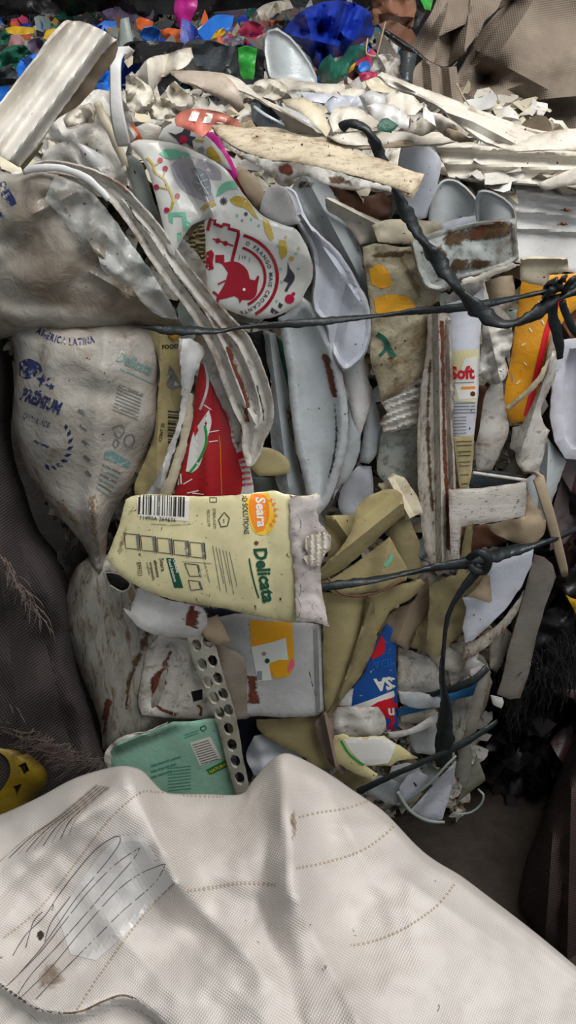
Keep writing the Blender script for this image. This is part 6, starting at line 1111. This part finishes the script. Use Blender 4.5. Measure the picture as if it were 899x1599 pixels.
for i, (x, y) in enumerate(RID):
    top_ = None
    for j in range(nr):
        t = (j/(nr-1))**1.15; yy = y+(1700-y)*t; xx = x
        h = sackh(xx, yy)
        if t < 0.05: h -= 0.02*(1-t/0.05)**2
        w = hit(xx, yy, FLOOR, h)
        if j == 0: top_ = w
        V.append(w); uv.append((w.x*1.0, w.y+w.z*0.5))
    back = []
    for j in range(1, 13):      # behind the ridge the cloth falls to the floor
        q = j/12; b = Vector((top_.x*(1+0.10*q), top_.y+0.055*math.sin(min(1, q*2)*math.pi/2)-0.02*q, top_.z*(1-q)**1.15+0.004)); b += Vector((0.012, 0.012, 0))*noise.noise(b*14)*min(1, q*4); back.append(b)
    for b in back: V.append(b); uv.append((b.x, top_.y+0.5*top_.z+(top_.z-b.z)))
    last = V[-1-12]; front = []
    for j in range(1, 9):       # towards the viewer it rounds over and hangs to the floor too
        q = j/8; front.append(Vector((last.x*(1+0.1*q), last.y-0.10*math.sin(q*math.pi/2), max(0.003, last.z*(1-q**1.6)))))
    for f_ in front: V.append(f_); uv.append((f_.x, last.y-0.3+0.5*f_.z))
    n = nr+20
    if i in (0, len(RID)-1): ENDS.append([nr+11-k for k in range(12)]+list(range(nr))+list(range(nr+12, nr+20)))
    if i:
        a0, b0 = (i-1)*n, i*n
        for j in range(nr-1): Fc.append([a0+j, a0+j+1, b0+j+1, b0+j])
        fs = [nr-1]+list(range(nr+12, n))
        for u, v in zip(fs, fs[1:]): Fc.append([a0+u, a0+v, b0+v, b0+u])
        seq = [0]+list(range(nr, nr+12))
        for u, v in zip(seq, seq[1:]): Fc.append([a0+u, b0+u, b0+v, a0+v])
for side, (c0, ids) in enumerate(((0, ENDS[0]), ((len(RID)-1)*n, ENDS[1]))):      # its two ends fall to the floor
    prev = [c0+k for k in ids]; sx_ = -1 if side == 0 else 1
    for j in range(1, 8):
        q = j/7; cur = []
        for k in ids:
            b = V[c0+k]; p = Vector((b.x+sx_*0.10*math.sin(q*math.pi/2), b.y, max(0.003, b.z*(1-q**1.6)))); cur.append(len(V)); V.append(p); uv.append((b.x+sx_*(0.1+b.z-p.z), b.y))
        for u in range(len(ids)-1):
            f_ = [prev[u], prev[u+1], cur[u+1], cur[u]]; Fc.append(f_ if side == 1 else f_[::-1])
        prev = cur
SK = Sheet(); SK.ob = tag(mesh_obj('woven_sack', V, Fc, M('wovenw'), uvs=uv), 'large white woven sack with folds filling the foreground', 'sack'); SK.bvh = BVHTree.FromPolygons(V, Fc); SK.art = {}; SHEETS.append(SK)
s_ = SK.ob.modifiers.new('thickness', 'SOLIDIFY'); s_.thickness = 0.0015; s_.offset = -1
# stitched seams: short raised stitches
thread = plastic('tan_thread', 'b59f88', 0.2, rough=0.7); ink = flat('scribble_ink', '4a4448', 0.6)
def stitches(P, w, gap, mat):
    Q = catmull([tuple(map(float, p)) for p in pts(P)], False, gap)
    for i in range(len(Q)-1):
        a, b = Q[i], Q[i+1]; dx, dy = b[0]-a[0], b[1]-a[1]; l = math.hypot(dx, dy); nx, ny = -dy/l, dx/l; c = ((a[0]+b[0])/2, (a[1]+b[1])/2)
        q = [(c[0]-nx*w-dx*.22, c[1]-ny*w-dy*.22), (c[0]+nx*w-dx*.22, c[1]+ny*w-dy*.22), (c[0]+nx*w+dx*.22, c[1]+ny*w+dy*.22), (c[0]-nx*w+dx*.22, c[1]-ny*w+dy*.22)]
        _add(SK, mat, 'stitch_seam', q, [[0, 1, 2, 3]], 0.0012)
stitches('466,1276 500,1268 540,1262 575,1250', 1.6, 6, thread); stitches('462,1356 510,1346 560,1330 590,1312 615,1290', 1.8, 6, thread); stitches('546,1476 580,1470 630,1450 680,1416 710,1380', 1.8, 6, thread)
stitches('292,1391 330,1386 380,1378 430,1382', 2.4, 6, thread); stitches('5,1465 60,1420 120,1345 170,1280 215,1240 240,1236 290,1242 350,1244', 1.4, 6, thread); stitches('115,1585 150,1530 200,1460 240,1410 272,1380', 1.6, 6, thread)
patch(SK, '186,1306 222,1303 246,1342 270,1378 240,1412 200,1455 150,1500 110,1490 90,1430 130,1370 160,1330', M('wovenp'), 'cleaner_patch', False, off=0.0008, grid=8)
for q in ('20,1492 40,1460 70,1430 90,1400 120,1360 150,1326 180,1306 188,1310 180,1328 150,1366 118,1404 86,1450 60,1486 30,1520', '10,1540 60,1490 100,1440 140,1390 180,1350 214,1326 218,1324 208,1342 178,1376 140,1420 96,1470 50,1520 28,1552', '34,1556 80,1510 130,1450 180,1394 216,1366 256,1349 258,1350 240,1380 190,1424 140,1474 90,1524 56,1560',
   '40,1480 52,1440 66,1424', '70,1470 80,1440 110,1400'): stroke(SK, q, 1.2, ink, 'ink_scribble')
for k in range(9):
    a = k*9; stroke(SK, [(0+a*1.5, 1345-a*.55), (40+a*1.1, 1310-a*.45), (90+a*.8, 1275-a*.35), (150+a*.3, 1225-a*.05+k)], 1.1, ink if k % 2 else thread, 'ink_scribble')
for x, y, s in ((80, 1418, 12), (60, 1460, 14), (44, 1414, 5), (500, 1268, 6), (258, 1444, 6), (340, 1320, 5), (380, 1310, 6), (260, 1590, 10), (10, 1510, 6), (420, 1440, 5), (700, 1560, 4)): patch(SK, f'{x},{y-s} {x+s},{y-s*.4} {x+s*.7},{y+s} {x-s*.8},{y+s*.6}', M('soot'), 'grime_spot')
patch(SK, '455,1250 470,1262 466,1310 452,1330 448,1280', M('tea'), 'brown_stain'); patch(SK, '40,1500 90,1470 130,1520 90,1570 40,1560', M('tea'), 'brown_stain')
stroke(SK, '0,1536 30,1558 60,1576 100,1582 130,1578 160,1564 190,1554 212,1560', 3, plastic('hem_crease', '6a5844', 0.4, rough=0.8), 'hem_crease')  # dark line painted along the hem fold
# crumbs of dirt stuck to the plastic
rc = random.Random(77); CV = []; CF = []; FR_ = [S for S in SHEETS if S is not SK and S is not S_]
for _ in range(1500):
    x, y = rc.uniform(40, 880), rc.uniform(170, 1280); d = ray(x, y).normalized(); best = None
    for S in FR_:
        h_ = S.bvh.ray_cast(CAM, d)
        if h_[0] is not None and (best is None or h_[3] < best[3]): best = h_
    if noise.noise(Vector((x/60, y/60, 5))) < 0.05: continue
    if best is None or best[3] > 2.2 or (140 < x < 520 and 760 < y < 980 and rc.random() < .8) or (318 < x < 450 and 330 < y < 500): continue
    p, nn = best[0], best[1]; nn = -nn if nn.dot(d) > 0 else nn; a = nn.orthogonal().normalized(); b = nn.cross(a); s = rc.choice((.0003, .0004, .0005, .0006, .0008, .0013)); k0 = len(CV); m = 5; ang = rc.uniform(0, 6); el = rc.uniform(1, 2.6)
    CV.append(p+nn*s*.5)
    for k in range(m):
        t = k*6.283/m; u, v = s*el*math.cos(t)*rc.uniform(.6, 1.2), s*math.sin(t)*rc.uniform(.6, 1.2); CV.append(p+a*(u*math.cos(ang)-v*math.sin(ang))+b*(u*math.sin(ang)+v*math.cos(ang))+nn*.0003)
        CF.append([k0, k0+1+k, k0+1+(k+1) % m])
tag(mesh_obj('dirt_crumbs', CV, CF, plastic('crumb_dirt', '46362a', 0.3, rough=0.9), smooth=False), 'dark brown crumbs of dirt stuck all over the pieces of the bale', 'dirt', None, 'stuff')
flush()
n_things = sum(1 for o in bpy.data.objects if o.get('category')); print('things', n_things, 'objects', len(bpy.data.objects), 'faces', sum(len(m.polygons) for m in bpy.data.meshes))
